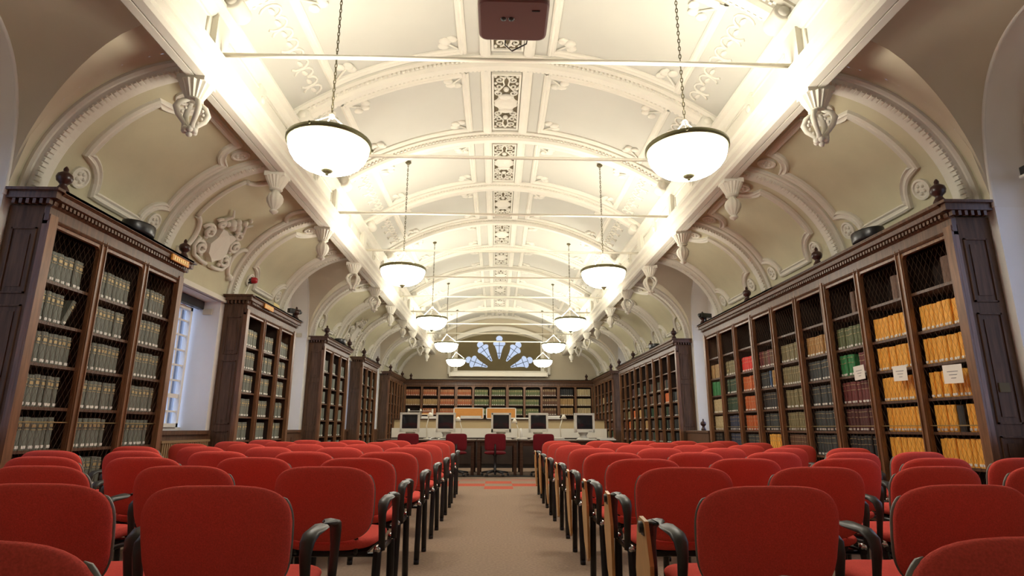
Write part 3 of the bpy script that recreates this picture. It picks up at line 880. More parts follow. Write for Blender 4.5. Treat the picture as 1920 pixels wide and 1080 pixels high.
# ------------------------------------------------------------------ books
_bm = {}
def book_mesh(colr, band, lab=True):
    key = (colr, band, lab)
    if key in _bm: return _bm[key]
    b = MB(); w, h, d = .5, 1.0, .24          # unit thickness and height, real depth
    outl = [(-w, d), (-w, .012)] + [(w * math.sin(a), .012 - .012 * math.cos(a)) for a in lin(-PI / 2 * .98, PI / 2 * .98, 5)] + [(w, .012), (w, d)]
    outl = [(x * .96, y) for x, y in outl]
    b.prism(outl, lambda a, c, z: (a, c, z), 0, h)
    b.box(-.40, .40, .02, d - .004, h, h + .002, 3)
    if lab: b.box(-.30, .30, -.003, .004, .05, .14, 1)
    if band:
        for z in (.62, .86): b.box(-.36, .36, -.002, .004, z, z + .018, 2)
        if band > 1: b.box(-.28, .28, -.002, .004, .70, .80, 2)
    me = b.mesh('book', [BM[colr], M['paper'], M['gold'], M['paper']])
    _bm[key] = me
    return me
def cell_frame(ck, bay, z):
    root, L, nb = CASES[ck]; bw = L / nb
    mw = Matrix.Translation(root.location) @ Matrix.Rotation(root.rotation_euler.z, 4, 'Z')
    return root, bw, mw, root.rotation_euler.z
STUFF = {}
def fill(ck, bay, z, colr, h, t, name, label, group, cat='book', n_max=99, band=1, lab=True, jitter=.25, x_from=0.0, x_to=1.0, individual=True, inset=.045, gaps=(), shelf_h=None):
    root, bw, mw, rz = cell_frame(ck, bay, z)
    x = bay * bw + .05 + (bw - .10) * x_from; xe = bay * bw + .05 + (bw - .10) * x_to
    cnt = 0
    while cnt < n_max:
        tt = t * R.uniform(1 - jitter, 1 + jitter)
        if x + tt > xe: break
        hh = h * R.uniform(.965, 1.0); yy = inset + R.uniform(0, .02)
        c = colr if isinstance(colr, str) else R.choice(colr)
        if any(a <= (x - bay * bw) / bw <= b_ for a, b_ in gaps): x += tt; continue
        p = mw @ Vector((x + tt / 2, yy, z))
        me = book_mesh(c, band, lab)
        if individual:
            o = link(name, me, None, p, rz, (tt, 1, hh))
            tag(o, label, cat, group)
        else:
            sb = STUFF.setdefault(individual_key(name), {})
            mb = sb.setdefault(me.name, [])
            mb.append((p, rz, tt, hh))
        x += tt + .0008; cnt += 1
    return cnt
def individual_key(n): return n
stuff_rows = []          # (mesh, matrix) pairs that end up in one object per kind
def row_stuff(kind, ck, bay, z, colr, h, t, band=1, lab=True, x_to=1.0, inset=.045):
    root, bw, mw, rz = cell_frame(ck, bay, z)
    x = bay * bw + .05; xe = bay * bw + .05 + (bw - .1) * x_to
    while True:
        tt = t * R.uniform(.75, 1.25)
        if x + tt > xe: break
        hh = h * R.uniform(.92, 1.0)
        c = colr if isinstance(colr, str) else R.choice(colr)
        stuff_rows.append((kind, c, band, lab, mw @ Matrix.Translation((x + tt / 2, inset + R.uniform(0, .02), z)) @ Matrix.Rotation(0, 4, 'Z'), tt, hh))
        x += tt + .001
shelf_word = ['bottom', 'fifth', 'fourth', 'third', 'second', 'top']
bay_l = ['near', 'middle', 'far']
# left grey volumes: nearest case and the near part of the second are individual
for ck, n_ in (('L1', 'nearest'), ('L2', 'second')):
    for bay in range(3):
        for si, z in enumerate(LSH):
            lab = 'grey-green bound volume, %s shelf, %s bay of the %s left bookcase' % (shelf_word[si], bay_l[bay], n_)
            grp = 'grey volumes, %s shelf, %s bay, %s left bookcase' % (shelf_word[si], bay_l[bay], n_)
            indiv = ck == 'L1' or (ck == 'L2' and si >= 1)
            if indiv: fill(ck, bay, z, 'grey_green', .285, .066 if ck == 'L1' else .082, 'bound_volume', lab, grp, 'book', x_to=.93, band=2, gaps=((.57, .82),) if (ck, bay, si) == ('L1', 0, 4) else ())
            else: row_stuff('bound_volumes', ck, bay, z, 'grey_green', .285, .066, 2, x_to=.93)
for ck in ('L3', 'L4', 'L5'):
    for bay in range(CASES[ck][2]):
        for z in LSH:
            row_stuff('bound_volumes', ck, bay, z, ['grey_green', 'grey_green', 'cream'] if ck == 'L5' else 'grey_green', .285, .075, 1, x_to=.93)
# right: bays counted from the camera; case local x runs towards the camera, so bay index 8 is nearest
SP = {5: 'top filled', 4: 'second', 3: 'third', 2: 'fourth', 1: 'fifth'}
def rcell(b, si, colr, h, t, word, name='library_book', **kw):
    if si < 1: return
    lab = '%s volume, %s shelf, %s bay from the camera, right bookcase' % (word, SP[si], ORD[b - 1])
    fill('R1', 9 - b, RSH[si], colr, h, t, name, lab, '%s volumes, %s shelf, %s right bay' % (word, SP[si], ORD[b - 1]), **kw)
for b_ in (1, 2):
    for si in (5, 4, 3, 2, 1):
        kw = {}
        if b_ == 1 and si == 2:
            kw = dict(gaps=((.44, .60),))
        rcell(b_, si, 'orange', .255, .050, 'orange', 'journal_volume', band=0, x_from=.03, **kw)
fill('R1', 8, RSH[2], 'black', .25, .095, 'library_book', 'added dark volume filling the gap between orange volumes, nearest bay of the right bookcase', 'dark gap filler', n_max=1, x_from=.47, x_to=.68, band=0, lab=False)  # dark volume added for the shaded gap in the orange row
plan = {3: ['', 'black', 'dark_maroon', 'maroon', 'bright_green', 'moss'], 4: ['', 'slate', 'slate', 'slate', 'slate', 'amber'], 5: ['', 'brown', 'olive', 'olive', 'olive', 'olive'],
        6: ['', 'orange', 'slate', 'black', 'slate', 'maroon'], 7: ['', 'slate', 'rust', 'rust', 'rust', 'red'], 8: ['', 'navy', 'navy', 'dark_green', 'dark_green', 'olive'], 9: ['', 'black', 'cream', 'cream', 'bright_green', 'tan']}
wordc = dict(black='black', dark_maroon='dark maroon', maroon='maroon', bright_green='green', moss='moss green', slate='slate', amber='amber', brown='brown', olive='olive', orange='orange', rust='rust red', red='bright red', navy='navy', dark_green='dark green', cream='cream', tan='tan')
for b_, cs in plan.items():
    for si in range(1, 6):
        c = cs[si]; kw = {}
        if b_ == 3 and si == 4:
            rcell(3, 4, 'bright_green', .26, .065, 'green', x_to=.6); rcell(3, 4, 'maroon', .26, .05, 'maroon', x_from=.62); continue
        if b_ == 6 and si == 4:
            rcell(6, 4, 'slate', .26, .06, 'slate', x_to=.45); rcell(6, 4, 'blue', .27, .05, 'blue', x_from=.46, x_to=.58); rcell(6, 4, 'amber', .27, .05, 'amber', x_from=.59, x_to=.85); continue
        if b_ == 6 and si == 5: c = ['maroon', 'brown', 'maroon']
        if b_ == 6 and si == 1: kw = dict(x_from=.15)
        if b_ == 9 and si in (5, 4):
            rcell(9, si, c, .27, .18, 'thick ' + wordc[c], band=0, lab=False); continue
        if b_ == 9 and si == 1: kw = dict(n_max=4)
        rcell(b_, si, c, .262 if b_ != 7 else .25, .070 if b_ > 3 else .062, wordc[cs[si]], **kw)
for b_ in (1, 2, 3):
    fill('R1', 9 - b_, RSH[6], 'brown', .27, .085, 'library_book', 'brown volume on the otherwise empty top shelf, %s bay, right bookcase' % ORD[b_ - 1], 'brown volumes, top shelf, %s right bay' % ORD[b_ - 1], x_from=.62, x_to=.98, n_max=3, band=0, lab=False)
_r, _bw, _mw, _rz = cell_frame('L1', 0, LSH[4])
o = link('bound_volume', book_mesh('grey_green', 2), None)
o.matrix_world = _mw @ Matrix.Translation((.475, .06, LSH[4] + .012)) @ Matrix.Rotation(.42, 4, 'Y') @ Matrix.Diagonal((.05, 1, .27, 1))
tag(o, 'grey-green volume leaning over on the second shelf, near bay, nearest left bookcase', 'book')
# second and third right cases, half empty
for ck in ('R2', 'R3'):
    for bay in range(CASES[ck][2]):
        for si in range(1, 7):
            z = RSH[si]
            if si == 6 or (ck == 'R2' and si == 5 and bay in (0, 1, 8)): continue
            if ck == 'R2' and bay == 8 and si < 5: colr = ['black', 'slate']
            elif R.random() < .22: colr = [R.choice(['cream', 'rust', 'tan', 'olive', 'maroon'])]
            else: colr = ['slate', 'black', 'brown', 'dark_green', 'dark_maroon']
            row_stuff('library_books', ck, bay, z, colr, .25, .06, 1, x_to=R.choice([.35, .55, .75, .93]))
# far wall
far = []
for bay in range(11):
    for si in (5, 4, 3):
        if bay < 4: c, w = (('red_brown', 'red-brown') if not (si == 4 and bay < 2) else ('tan', 'tan'))
        elif bay < 8: c, w = ('moss', 'green')
        elif bay == 8: c, w = ('brown', 'dark brown')
        elif bay == 9:
            if si == 5: c, w = ('black', 'black')  # dark empty cell here, filled with added black volumes
            else: c, w = ('tan', 'tan')
        else: c, w = ('cream', 'cream')
        if bay == 0 and si == 3: continue
        fill('E', bay, ESH[si], c, .27 if bay < 8 else .31, .078, 'law_report', '%s volume, %s shelf, %s bay from the left, far wall bookcase' % (w, {5: 'top', 4: 'second', 3: 'third'}[si], ORD[bay]),
             'far wall volumes, %s bay, %s shelf' % (ORD[bay], {5: 'top', 4: 'second', 3: 'third'}[si]), band=2 if bay < 9 else 0, inset=.05)
# the rest of the small distant books, one object per kind
def join_stuff(kind, label):
    b = MB(); cols = []
    for (k_, c, band, lab, mw, tt, hh) in stuff_rows:
        if k_ != kind: continue
        if c not in cols: cols.append(c)
        mi = cols.index(c)
        def P(x, y, z): return mw @ Vector((x * tt, y, z * hh))
        vs = [P(-.48, .24, 0), P(-.48, .008, 0), P(0, 0, 0), P(.48, .008, 0), P(.48, .24, 0)]; vs += [v + Vector((0, 0, hh)) for v in vs]
        b.add(vs, [(0, 1, 6, 5), (1, 2, 7, 6), (2, 3, 8, 7), (3, 4, 9, 8), (5, 6, 7, 8, 9)], mi + 1)
        b.add([P(-.3, -.003, .05), P(.3, -.003, .05), P(.3, -.003, .14), P(-.3, -.003, .14)], [(0, 1, 2, 3)], 0)
    o = b.build(kind, [M['paper']] + [BM[c] for c in cols], fix=False)
    tag(o, label, 'books', None, 'stuff')
join_stuff('bound_volumes', 'smaller rows of grey-green volumes in the farther left bookcases')
join_stuff('library_books', 'mixed dark and coloured books in the farther right bookcases')

# ------------------------------------------------------------------ notices, plates and fittings on the cases
for i, (yc, zc, w, h, wd) in enumerate(((5.25, 1.50, .23, .17, 'nearest bay'), (5.95, 1.57, .21, .155, 'second bay'), (6.63, 1.64, .20, .16, 'third bay'))):
    root = empty('paper_notice', (XF - .045, yc, zc))
    b = MB(); b.box(0, .002, -w / 2, w / 2, -h / 2, h / 2); b.build('sheet', M['paper'], root)
    b = MB()
    for j in range(3): b.box(-.0015, 0, -w * .28 + .015 * j, w * .28 - .02 * j, .02 - .03 * j, .026 - .03 * j)
    b.build('text_lines', M['ink'], root)
    root.rotation_euler = (R.uniform(-.05, .05), 0, 0)
    tag(root, 'white paper notice hung on the wire of the %s, right bookcase' % wd, 'notice', 'paper notices')
b = MB(); b.box(-.045, .045, -.008, 0, -.04, .04)
tag(b.build('switch_plate', M['olive'], loc=(4.30, 5.02 - .047, 1.36)), 'pale square plate on the end panel of the nearest right bookcase', 'plate')
b = MB(); b.box(-.045, .045, -.008, 0, -.04, .04)
tag(b.build('switch_plate', M['olive'], loc=(4.30, 13.55 - .047, 1.45)), 'pale square plate on the end panel of the farther right bookcase', 'plate')
def uplight(loc, rz, label):
    root = empty('uplighter', loc, rz)
    b = MB()
    b.lathe([(.001, .015), (.165, .015), (.175, .03), (.182, .105), (.178, .118), (.001, .118)], (0, 0, 0), 24)
    o = b.build('shade', M['black_metal'], root); o.scale = (1.2, .8, 1.15)
    b = MB(); b.box(-.05, .05, -.05, .05, -.0, .02); b.build('foot', M['black_plastic'], root)
    tag(root, label, 'uplighter', 'black uplighters on the bookcases')
TOPZ = 3.07
uplight((-4.13, 6.27, TOPZ), PI / 2, 'black oval uplighter on top of the nearest left bookcase')
uplight((4.13, 6.20, TOPZ), PI / 2, 'black oval uplighter on top of the nearest right bookcase')
uplight((-4.13, 14.9, TOPZ), PI / 2, 'black oval uplighter on top of the third left bookcase')
uplight((4.13, 15.4, TOPZ), PI / 2, 'black oval uplighter on top of the farther right bookcase')
for i, (x, y, z, lab) in enumerate(((-4.02, 6.98, 2.985, 'orange gilt plate on the cornice of the nearest left bookcase'), (-4.02, 9.85, 2.985, 'orange gilt plate on the cornice of the second left bookcase'))):
    root = empty('case_plate', (x, y, z))
    b = MB(); b.box(-.012, .012, -.19, .19, -.028, .05); b.build('plate', M['orange_plate'], root, bevel=.004)
    b = MB()
    for j in range(7): b.box(.012, .0145, -.15 + .045 * j, -.13 + .045 * j, -.012, .03)
    b.build('lettering', M['brass'], root)
    tag(root, lab, 'plate', 'gilt plates')
b = MB(); b.box(-.003, .003, -.14, .14, 0, .19)
o = b.build('card', M['yellow'], loc=(-4.20, 10.75, TOPZ)); o.rotation_euler = (0, -.25, 0)
tag(o, 'yellow card propped on top of the second left bookcase', 'card')
def cctv(loc, rz, label):
    root = empty('security_camera', loc, rz)
    b = MB(); b.lathe([(.001, 0), (.05, 0), (.05, .02), (.02, .03), (.015, .15)], (0, 0, 0), 12); b.build('stand', M['black_plastic'], root)
    b = MB(); b.box(-.05, .05, -.14, .12, .13, .22); b.lathe([(.001, -.18), (.035, -.18), (.035, -.13)], (0, 0, .175), 12, 0, 'y'); b.build('body', M['black_plastic'], root, bevel=.01)
    tag(root, label, 'camera', 'security cameras')
cctv((-4.14, 11.40, TOPZ), 2.6, 'black security camera on the far end of the second left bookcase')
cctv((4.14, 11.50, TOPZ), -1.2, 'black security camera on the far end of the nearest right bookcase')
root = empty('alarm_beacon', (-4.36, 9.82, 3.42))
b = MB(); b.lathe([(.001, -.05), (.06, -.05), (.06, .02), (.001, .02)], (0, 0, .05), 14, 0, 'x'); b.build('sounder', M['black_plastic'], root)
b = MB(); b.lathe([(.055, .02), (.055, .07), (.04, .10), (.001, .11)], (0, 0, .05), 14, 0, 'x'); b.build('lens', M['red_gloss'], root)
b = MB(); b.tube([(-.02, 0, 0), (-.02, -.05, -.1), (-.05, -.08, -.22), (-.06, -.08, -.36)], .012, 6); b.build('cable', M['white_metal'], root)
tag(root, 'red and black alarm beacon on the rib above the second left bookcase', 'alarm')
root = empty('radiator', (-4.35, 8.25, 0))
b = MB()
for i in range(24): b.box(-.05, .05, -.58 + i * .05, -.55 + i * .05, .14, .80)
b.box(-.03, .03, -.6, .62, .16, .22); b.box(-.03, .03, -.6, .62, .72, .78); b.build('fins', M['rad'], root)
b = MB(); b.box(-.06, .06, -.62, .64, .80, .83); b.build('top_cover', M['rad'], root)
b = MB()
for y in (-.5, .5): b.box(-.04, .04, y - .03, y + .03, 0, .15)
b.build('foot', M['rad'], root)
tag(root, 'brown ribbed radiator under the nearest left window', 'radiator')
root = empty('dado_post', (4.32, 12.6, 0))
b = MB(); b.box(-.10, .10, -.55, .80, 0, .92); b.box(-.12, .12, -.58, .83, .92, .97); b.build('cabinet', M['wood'], root, bevel=.006)
b = MB(); finial(b, 0, 0, .97, .9); b.build('finial', M['finial'], root)
tag(root, 'low oak cupboard with a turned finial between the right bookcases', 'cupboard')

# ------------------------------------------------------------------ conference chairs (local: faces +y, origin on the floor under the seat)
def cushion(b, hw, hh, th, n, place, nr=7, na=40, taper=0.0):
    """puffy super-ellipse pad; place(a, b, c) maps the pad to the chair"""
    def ring(f, side):
        pts = []
        for i in range(na):
            t = 2 * PI * i / na
            c, s_ = math.cos(t), math.sin(t)
            x = hw * math.copysign(abs(c) ** (2 / n), c) * f; z = hh * math.copysign(abs(s_) ** (2 / n), s_) * f
            x *= 1 + taper * z / hh
            e = th * max(0.0, 1 - f ** 5) ** .5
            pts.append(place(x, z, side * e))
        return pts
    fs = [1.0, .985, .95, .88, .75, .5, .2]
    rings = [ring(f, -1) for f in fs[::-1]] + [ring(f, 1) for f in fs[1:]]
    vs = [v for r in rings for v in r]; k = len(rings)
    F = [(i * na + j, i * na + (j + 1) % na, (i + 1) * na + (j + 1) % na, (i + 1) * na + j) for i in range(k - 1) for j in range(na)]
    F += [tuple(range(na))[::-1], tuple(range((k - 1) * na, k * na))]
    b.add(vs, F, 0, True)
    return ring(1.0, 0)
BZ, BH, LEAN = .645, .181, math.radians(13)
def back_place(x, z, c):
    y = c + .42 * x * x
    return (x, -.235 + y * math.cos(LEAN) - (z + BH) * math.sin(LEAN), BZ + z * math.cos(LEAN) + y * math.sin(LEAN) * .3)
def chair_meshes():
    out = {}
    b = MB(); cushion(b, .238, BH, .034, 3.5, back_place, taper=.045); out['backrest'] = b.mesh('backrest', [M['red']])
    def rim_pt(t):
        c, q = math.copysign(abs(math.cos(t)) ** (2 / 3.5), math.cos(t)), math.copysign(abs(math.sin(t)) ** (2 / 3.5), math.sin(t))
        return back_place(.2325 * c * (1 + .045 * q), BH * .97 * q, .012)
    for a0, nm in ((0, 'edge_right'), (PI, 'edge_left')):
        sg = 1 if a0 == 0 else -1; b = MB()
        b.tube([rim_pt(a0 + sg * t) for t in lin(-1.0, .70, 20)], [.003] + [.0085] * 18 + [.003], 6)
        out[nm] = b.mesh('edge_trim', [M['grey_trim']])
    def seat_place(x, y, c):
        return (x, .005 + y, .452 + c * (1 if c > 0 else .95) + .18 * x * x - (.10 * max(0, y - .1) ** 2 * 4))
    b = MB(); e2 = cushion(b, .240, .235, .040, 4.5, seat_place); out['seat'] = b.mesh('seat', [M['red']])
    b = MB()
    for sy in (-.15, .17): b.tube([(-.245, sy, .398), (.245, sy, .398)], .011, 6)
    for sx in (-1, 1):
        b.tube([(sx * .245, -.19, .405), (sx * .245, .21, .405)], .013, 6)
        b.tube([(sx * .14, -.15, .405), (sx * .15, -.19, .42), (sx * .15, -.198, .47), (sx * .15, -.222, .55)], .012, 6, 0)
    b.box(-.20, .20, -.17, .19, .404, .416)
    out['seat_frame'] = b.mesh('seat_frame', [M['black_metal']])
    for nm, sy, dy in (('rear', -.17, -.06), ('front', .19, .045)):
        b = MB(); b.tube([(0, dy, 0), (0, dy * .5, .2), (0, 0, .40), (0, 0, .425)], .0155, 8, 0, flat=(1.35, .85))
        b.ball((0, 0, .425), .020, 1, 8)
        b.lathe([(.001, 0), (.02, 0), (.021, .02), (.016, .03)], (0, dy, 0), 8)
        out['leg_' + nm] = b.mesh('leg', [M['black_metal'], M['chrome']])
    b = MB()
    path = [(0, -.165, .42), (0, -.185, .52), (0, -.20, .59), (0, -.19, .628), (0, -.15, .648), (0, -.04, .655), (0, .08, .655), (0, .14, .645), (0, .170, .615), (0, .178, .56), (0, .165, .47), (0, .16, .42)]
    b.tube(path, [.011, .012, .014, .018, .021, .022, .022, .020, .016, .013, .012, .011], 8, 0, flat=(.60, 1.42), up=(0, 1, .001))
    out['armrest'] = b.mesh('armrest', [M['arm']])
    b = MB()
    poly = [(.08, .655), (.155, .665), (.20, .63), (.285, .45), (.285, .24), (.20, .13), (.15, .16), (.06, .50)]
    b.prism(poly, lambda y, z, x: (x + (.66 - z) * .05, y, z), -.008, .008)
    out['tablet'] = b.mesh('writing_tablet', [M['tablet']])
    b = MB(); b.lathe([(.001, -.02), (.022, -.02), (.022, .02), (.001, .02)], (0, .12, .63), 10, 0, 'x'); b.box(-.008, .03, .10, .14, .60, .645)
    out['hinge'] = b.mesh('tablet_hinge', [M['black_plastic']])
    return out
CMS = chair_meshes()
def build_chair(loc, rot, tablet=False):
    root = empty('conference_chair', loc, rot)
    link('backrest', CMS['backrest'], root); link('edge_trim', CMS['edge_right'], root); link('edge_trim', CMS['edge_left'], root); link('seat', CMS['seat'], root); link('seat_frame', CMS['seat_frame'], root)
    for sx in (-1, 1):
        link('leg', CMS['leg_rear'], root, (sx * .250, -.17, 0)); link('leg', CMS['leg_front'], root, (sx * .250, .19, 0))
        link('armrest', CMS['armrest'], root, (sx * .270, 0, 0))
    if tablet:
        t = link('writing_tablet', CMS['tablet'], root, (-.312, 0, 0)); link('hinge', CMS['hinge'], t)
    return root
proto = build_chair((0, 0, 0), 0); proto_t = build_chair((0, 0, 0), 0, True)
ROWS = [1.10, 2.02, 2.94, 3.76, 4.72, 5.78, 6.80, 7.90, 9.0]
LCOL = [-.95, -1.61, -2.28, -2.93, -3.58]
RCOL = [.82, 1.50, 2.15, 2.81, 3.46]
NUDGE = {(-1, 0, 1): (-.04, -.05), (1, 0, 1): (-.03, -.05), (-1, 0, 2): (.03, 0), (-1, 0, 0): (-.04, -.02), (1, 0, 0): (.055, 0)}
from bpy_extras.object_utils import world_to_camera_view
bpy.context.view_layer.update()
def in_frame(x, y):
    for dx in (-.27, 0, .27):
        for z in (.2, .45, .84):
            for dy in (-.3, .15):
                c = world_to_camera_view(SC, cam, Vector((x + dx, y + dy, z)))
                if c.z > 0 and -.0 < c.x < 1.0 and -.0 < c.y < 1.0: return True
    return False
for s, cols in ((-1, LCOL), (1, RCOL)):
    for ci, cx in enumerate(cols):
        for ri, ry in enumerate(ROWS):
            x = cx + R.uniform(-.012, .012); y = ry + .28 + R.uniform(-.04, .04) + (.06 * ci if s == 1 else .03 * ci)
            ddx, ddy = NUDGE.get((s, ci, ri), (0, 0)); x += ddx; y += ddy
            if not in_frame(x, y): continue
            if ri == 8 and ci == 0 and s == 1: pass
            tb = s == 1 and ci == 0 and ri not in (0,)
            o = copy_tree(proto_t if tb else proto, (x, y, 0), R.uniform(-.025, .025))
            seat = 'aisle seat' if ci == 0 else '%s seat from the aisle' % ORD[ci]
            lab = 'red armchair, %s row from the camera, %s, %s block' % (ORD[ri], seat, SIDE[s])
            if tb: lab = 'red armchair with folded wooden tablet, %s row from the camera, right aisle seat' % ORD[ri]
            tag(o, lab, 'chair', 'red chairs in the %s block' % SIDE[s])
for p_ in (proto, proto_t):
    for ch in list(p_.children):
        for g in list(ch.children): bpy.data.objects.remove(g)
        bpy.data.objects.remove(ch)
    bpy.data.objects.remove(p_)

# ------------------------------------------------------------------ reading tables
TY0, TY1 = 13.25, 14.45
for i, (xa, xb, lab) in enumerate(((-2.74, -.56, 'dark reading table at the left, before the counter'), (-.54, .38, 'short dark reading table in the middle, before the counter'), (.40, 2.66, 'dark reading table at the right, before the counter'))):
    root = empty('reading_table', ((xa + xb) / 2, (TY0 + TY1) / 2, 0)); hx = (xb - xa) / 2; hy = (TY1 - TY0) / 2
    b = MB(); b.box(-hx, hx, -hy, hy, .715, .75); b.build('tabletop', M['table'], root, bevel=.006)
    b = MB(); b.box(-hx + .04, hx - .04, -hy + .05, -hy + .08, .62, .715); b.box(-hx + .04, hx - .04, hy - .08, hy - .05, .62, .715); b.build('apron', M['table'], root)
    for sx in (-1, 1):
        for sy in (-1, 1):
            b = MB(); b.box(-.035, .035, -.035, .035, 0, .715); b.build('leg', M['table'], root, (sx * (hx - .06), sy * (hy - .07), 0), bevel=.004)
    tag(root, lab, 'table', 'reading tables')
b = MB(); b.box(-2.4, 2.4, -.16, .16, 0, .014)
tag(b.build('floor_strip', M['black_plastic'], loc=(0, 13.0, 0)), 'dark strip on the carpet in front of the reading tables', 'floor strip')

def crt(loc, rz, label, wide=.44):
    root = empty('crt_monitor', loc, rz)
    hw = wide / 2
    b = MB()                                     # front bezel with a hole for the screen
    z0, z1 = .165, .595; m_ = .042
    for (xa, xb, za, zb) in ((-hw, -hw + m_, z0, z1), (hw - m_, hw, z0, z1), (-hw, hw, z0, z0 + .075), (-hw, hw, z1 - m_, z1)):
        b.box(xa, xb, -.19, -.13, za, zb)
    b.build('bezel', M['beige'], root, bevel=.006)
    b = MB(); b.grid(lambda x, z: (x, -.165 - .012 * (1 - (x / .2) ** 2) * (1 - ((z - .40) / .17) ** 2), z), lin(-hw + m_ - .004, hw - m_ + .004, 9), lin(z0 + .07, z1 - m_ + .004, 9))
    b.build('screen', M['screen'], root)
    b = MB(); fr = [(-hw, z0), (hw, z0), (hw, z1), (-hw, z1)]; bk = [(-.13, .22), (.13, .22), (.13, .50), (-.13, .50)]
    vs = [(x, -.13, z) for x, z in fr] + [(x * .95, -.02, z) for x, z in fr] + [(x, .20, z) for x, z in bk]
    b.add(vs, [(3, 2, 1, 0)] + [(i, (i + 1) % 4, 4 + (i + 1) % 4, 4 + i) for i in range(4)] + [(4 + i, 4 + (i + 1) % 4, 8 + (i + 1) % 4, 8 + i) for i in range(4)] + [(8, 9, 10, 11)])
    b.build('rear_housing', M['beige'], root, bevel=.008)
    b = MB(); b.lathe([(.001, 0), (.15, 0), (.155, .012), (.13, .03), (.09, .05), (.08, .10), (.11, .14), (.11, .17)], (0, -.02, 0), 20); b.build('swivel_base', M['beige'], root)
    b = MB()
    for x in (.10, .125, .15): b.box(x - .008, x + .008, -.194, -.188, .19, .20)
    b.build('buttons', M['grey_trim'], root)
    tag(root, label, 'monitor', 'crt monitors on the reading tables')
for i, (x, rz, w) in enumerate(((-2.09, -.04, .44), (-1.26, -.05, .44), (.01, 0, .45), (.87, .03, .44), (1.93, .12, .46))):
    crt((x, 13.95, .75), rz, 'beige tube monitor with dark screen, %s from the left on the tables' % ORD[i], w)
    kb = empty('keyboard', (x + .02, 13.52, .75), rz)
    b = MB(); b.box(-.22, .22, -.075, .075, 0, .022); b.build('base', M['beige'], kb, bevel=.005)
    b = MB()
    for r_ in range(4):
        for c_ in range(13): b.box(-.205 + c_ * .0315, -.205 + c_ * .0315 + .027, -.06 + r_ * .031, -.035 + r_ * .031, .022, .030)
    b.build('keys', M['counter_white'], kb)
    tag(kb, 'beige keyboard lying in front of the %s monitor from the left' % ORD[i], 'keyboard', 'keyboards on the reading tables')
def desk_lamp(loc, rz, label, h=.40):
    root = empty('desk_lamp', loc, rz)
    b = MB(); b.lathe([(.001, 0), (.09, 0), (.09, .015), (.02, .025), (.001, .025)], (0, 0, 0), 18); b.build('base', M['white_metal'], root)
    b = MB(); b.tube([(0, 0, .02), (.02, 0, h * .55), (-.05, 0, h)], .012, 8); b.build('arm', M['white_metal'], root)
    b = MB(); b.lathe([(.02, .05), (.035, .03), (.075, -.05), (.07, -.05), (.03, .02), (.001, .03)], (-.07, 0, h), 16); b.build('lamp_shade', M['white_metal'], root)
    tag(root, label, 'desk lamp', 'white desk lamps on the reading tables')
desk_lamp((-1.72, 14.05, .75), 2.6, 'white desk lamp standing between the first and second monitors', .56)
desk_lamp((-.93, 14.0, .75), .3, 'white desk lamp just right of the second monitor', .46)
desk_lamp((.40, 14.1, .75), .2, 'white desk lamp just right of the middle monitor', .42)
desk_lamp((1.42, 14.0, .75), PI - .2, 'white desk lamp left of the rightmost monitor', .52)
root = empty('telephone', (.50, 13.62, .75), .3)
b = MB(); b.box(-.09, .09, -.1, .1, 0, .04); b.build('body', M['beige'], root, bevel=.012)
b = MB(); b.tube([(-.04, 0, .05), (-.03, .01, .16), (-.05, .02, .25)], [.03, .022, .03], 8); b.build('handset', M['paper'], root)
tag(root, 'white telephone handset upright on the table, right of the middle chair', 'telephone')
root = empty('open_book', (-1.40, 13.45, .75), .2)
b = MB()
for sx in (-1, 1):
    b.grid(lambda x, y: (sx * x, y, .012 + .03 * math.sin(PI * min(1, x / .2)) ** .7), lin(0, .2, 8), [-.13, .13])
    b.box(min(0, sx * .2), max(0, sx * .2), -.13, .13, 0, .012)
b.build('pages', M['paper'], root)
tag(root, 'open book lying on the left reading table', 'book')
def papers(loc, w, d, n, label, rz=0.0, name='paper_stack', cat='papers', mt='paper'):
    root = empty(name, loc, rz); z = 0
    for i in range(n):
        b = MB(); hh = R.uniform(.014, .034)
        dx, dy = R.uniform(-.02, .02), R.uniform(-.02, .02)
        b.box(-w / 2 + dx, w / 2 + dx, -d / 2 + dy, d / 2 + dy, z, z + hh); z += hh
        b.build('sheaf', M[mt] if i % 2 == 0 else M['counter_white'], root)
    tag(root, label, cat, 'papers on the tables and counter')
papers((2.40, 13.55, .75), .36, .30, 2, 'white papers at the right end of the right reading table')
papers((1.20, 13.50, .75), .46, .30, 2, 'papers on the right reading table, left of the last monitor', .1)

# ------------------------------------------------------------------ counter behind the tables
root = empty('enquiry_counter', (0, 16.0, 0))
b = MB(); b.box(-2.82, 2.80, -.29, -.26, .10, .76); b.box(-2.82, -2.80, -.26, .5, .10, .76); b.box(2.78, 2.80, -.26, .5, .10, .76); b.build('lower_front', M['wood_dark'], root)
b = MB(); b.box(-2.84, 2.82, -.30, -.26, .76, 1.0); b.box(-2.84, -2.80, -.26, .5, .76, 1.0); b.box(2.78, 2.82, -.26, .5, .76, 1.0); b.build('front_panel', M['counter_white'], root)
b = MB(); b.box(-2.80, 2.78, -.20, -.16, 1.0, 1.215); b.build('upstand', M['counter_tan'], root)
b = MB(); b.box(-2.86, 2.84, -.24, .50, 1.215, 1.245); b.build('worktop', M['table'], root)
b = MB(); b.box(-2.78, 2.76, -.26, .48, 0, .10); b.build('plinth', M['black_plastic'], root)
tag(root, 'long cream counter with dark top behind the reading tables', 'counter')
CT = 1.245
papers((-1.72, 16.02, CT), .75, .3, 3, 'pile of papers on the counter behind the first two monitors')
papers((-.78, 15.98, CT), .55, .30, 4, 'thick pile of papers on the counter below the left cork board')
papers((.55, 16.0, CT), .60, .3, 2, 'low papers on the counter right of the middle monitor')
papers((1.35, 16.0, CT), .5, .3, 3, 'papers on the counter right of the fourth monitor')
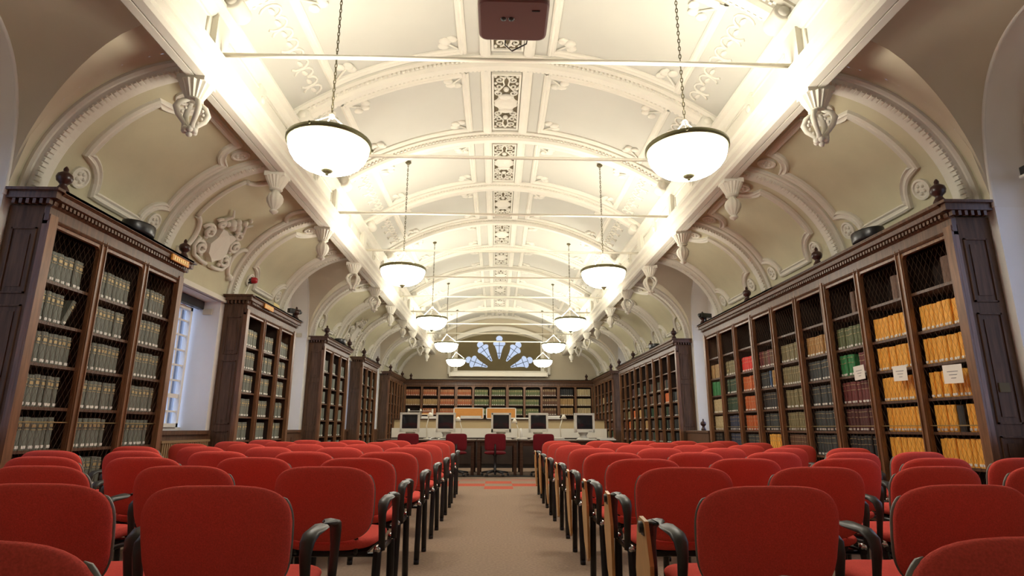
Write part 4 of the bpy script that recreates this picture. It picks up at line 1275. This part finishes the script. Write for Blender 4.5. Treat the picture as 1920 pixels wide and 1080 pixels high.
root = empty('letter_tray', (-2.15, 16.1, CT))
b = MB()
for z in (.0, .10, .20): b.box(-.32, .32, -.15, .15, z, z + .008)
for x in (-.32, .0, .32): b.box(x - .006, x + .006, -.15, .15, 0, .26)
b.build('shelves', M['counter_white'], root)
b = MB()
for z in (.01, .11): b.box(-.28, -.04, -.12, .12, z, z + .05); b.box(.05, .28, -.12, .12, z, z + .04)
b.build('contents', M['tablet'], root)
tag(root, 'pigeonhole tray on the counter behind the leftmost monitor', 'tray')
for i, (x, lab) in enumerate(((-.87, 'orange cork board with white frame, left of the two behind the counter'), (.03, 'orange cork board with white frame, right of the two behind the counter'))):
    root = empty('cork_board', (x, 16.42, CT))
    b = MB(); b.box(-.40, .40, -.012, .012, .03, .29); b.build('cork', M['cork'], root)
    b = MB()
    for (xa, xb, za, zb) in ((-.415, -.39, 0, .31), (.39, .415, 0, .31), (-.415, .415, .29, .31), (-.415, .415, 0, .03)): b.box(xa, xb, -.02, .02, za, zb)
    b.build('frame', M['white_paint'], root)
    tag(root, lab, 'board', 'cork boards')

# ------------------------------------------------------------------ swivel chairs at the tables
def swivel_chair(loc, rz, label):
    root = empty('swivel_chair', loc, rz)
    b = MB(); cushion(b, .225, .175, .030, 7, lambda x, z, c: (x, -.22 + c + .25 * x * x, .70 + z)); b.build('backrest', M['maroon'], root)
    b = MB(); cushion(b, .235, .225, .035, 5, lambda x, y, c: (x, .02 + y, .475 + c)); b.build('seat', M['maroon'], root)
    b = MB(); b.tube([(0, -.24, .66), (0, -.27, .52), (0, -.2, .43), (0, 0, .43)], .02, 8); b.build('back_stem', M['black_metal'], root)
    b = MB(); b.lathe([(.001, .44), (.05, .44), (.05, .42), (.028, .40), (.028, .13), (.05, .12), (.055, .07), (.001, .07)], (0, 0, 0), 14); b.build('column', M['black_metal'], root)
    b = MB()
    for i in range(5):
        a = 2 * PI * i / 5 + .3
        b.tube([(.03 * math.cos(a), .03 * math.sin(a), .10), (.29 * math.cos(a), .29 * math.sin(a), .07)], [.026, .016], 8)
    base = b.build('star_base', M['black_plastic'], root)
    cm = MB(); cm.lathe([(.001, -.018), (.025, -.018), (.028, 0), (.025, .018), (.001, .018)], (0, 0, .028), 12, 0, 'x'); cm.tube([(0, 0, .03), (0, 0, .075)], .008, 6)
    cme = cm.mesh('caster', [M['black_plastic']])
    for i in range(5):
        a = 2 * PI * i / 5 + .3
        link('caster', cme, base, (.29 * math.cos(a), .29 * math.sin(a), 0), a)
    tag(root, label, 'chair', 'maroon swivel chairs')
for x, y, rz, lab in ((-1.98, 12.98, .05, 'maroon swivel chair farthest left at the reading tables'), (-.97, 12.95, .12, 'maroon swivel chair left of the aisle at the reading tables'), (-.12, 12.95, 0, 'maroon swivel chair in the middle of the aisle at the table'), (.93, 12.95, -.1, 'maroon swivel chair right of the aisle at the reading tables')):
    swivel_chair((x, y, .014), rz, lab)
bpy.context.view_layer.update()
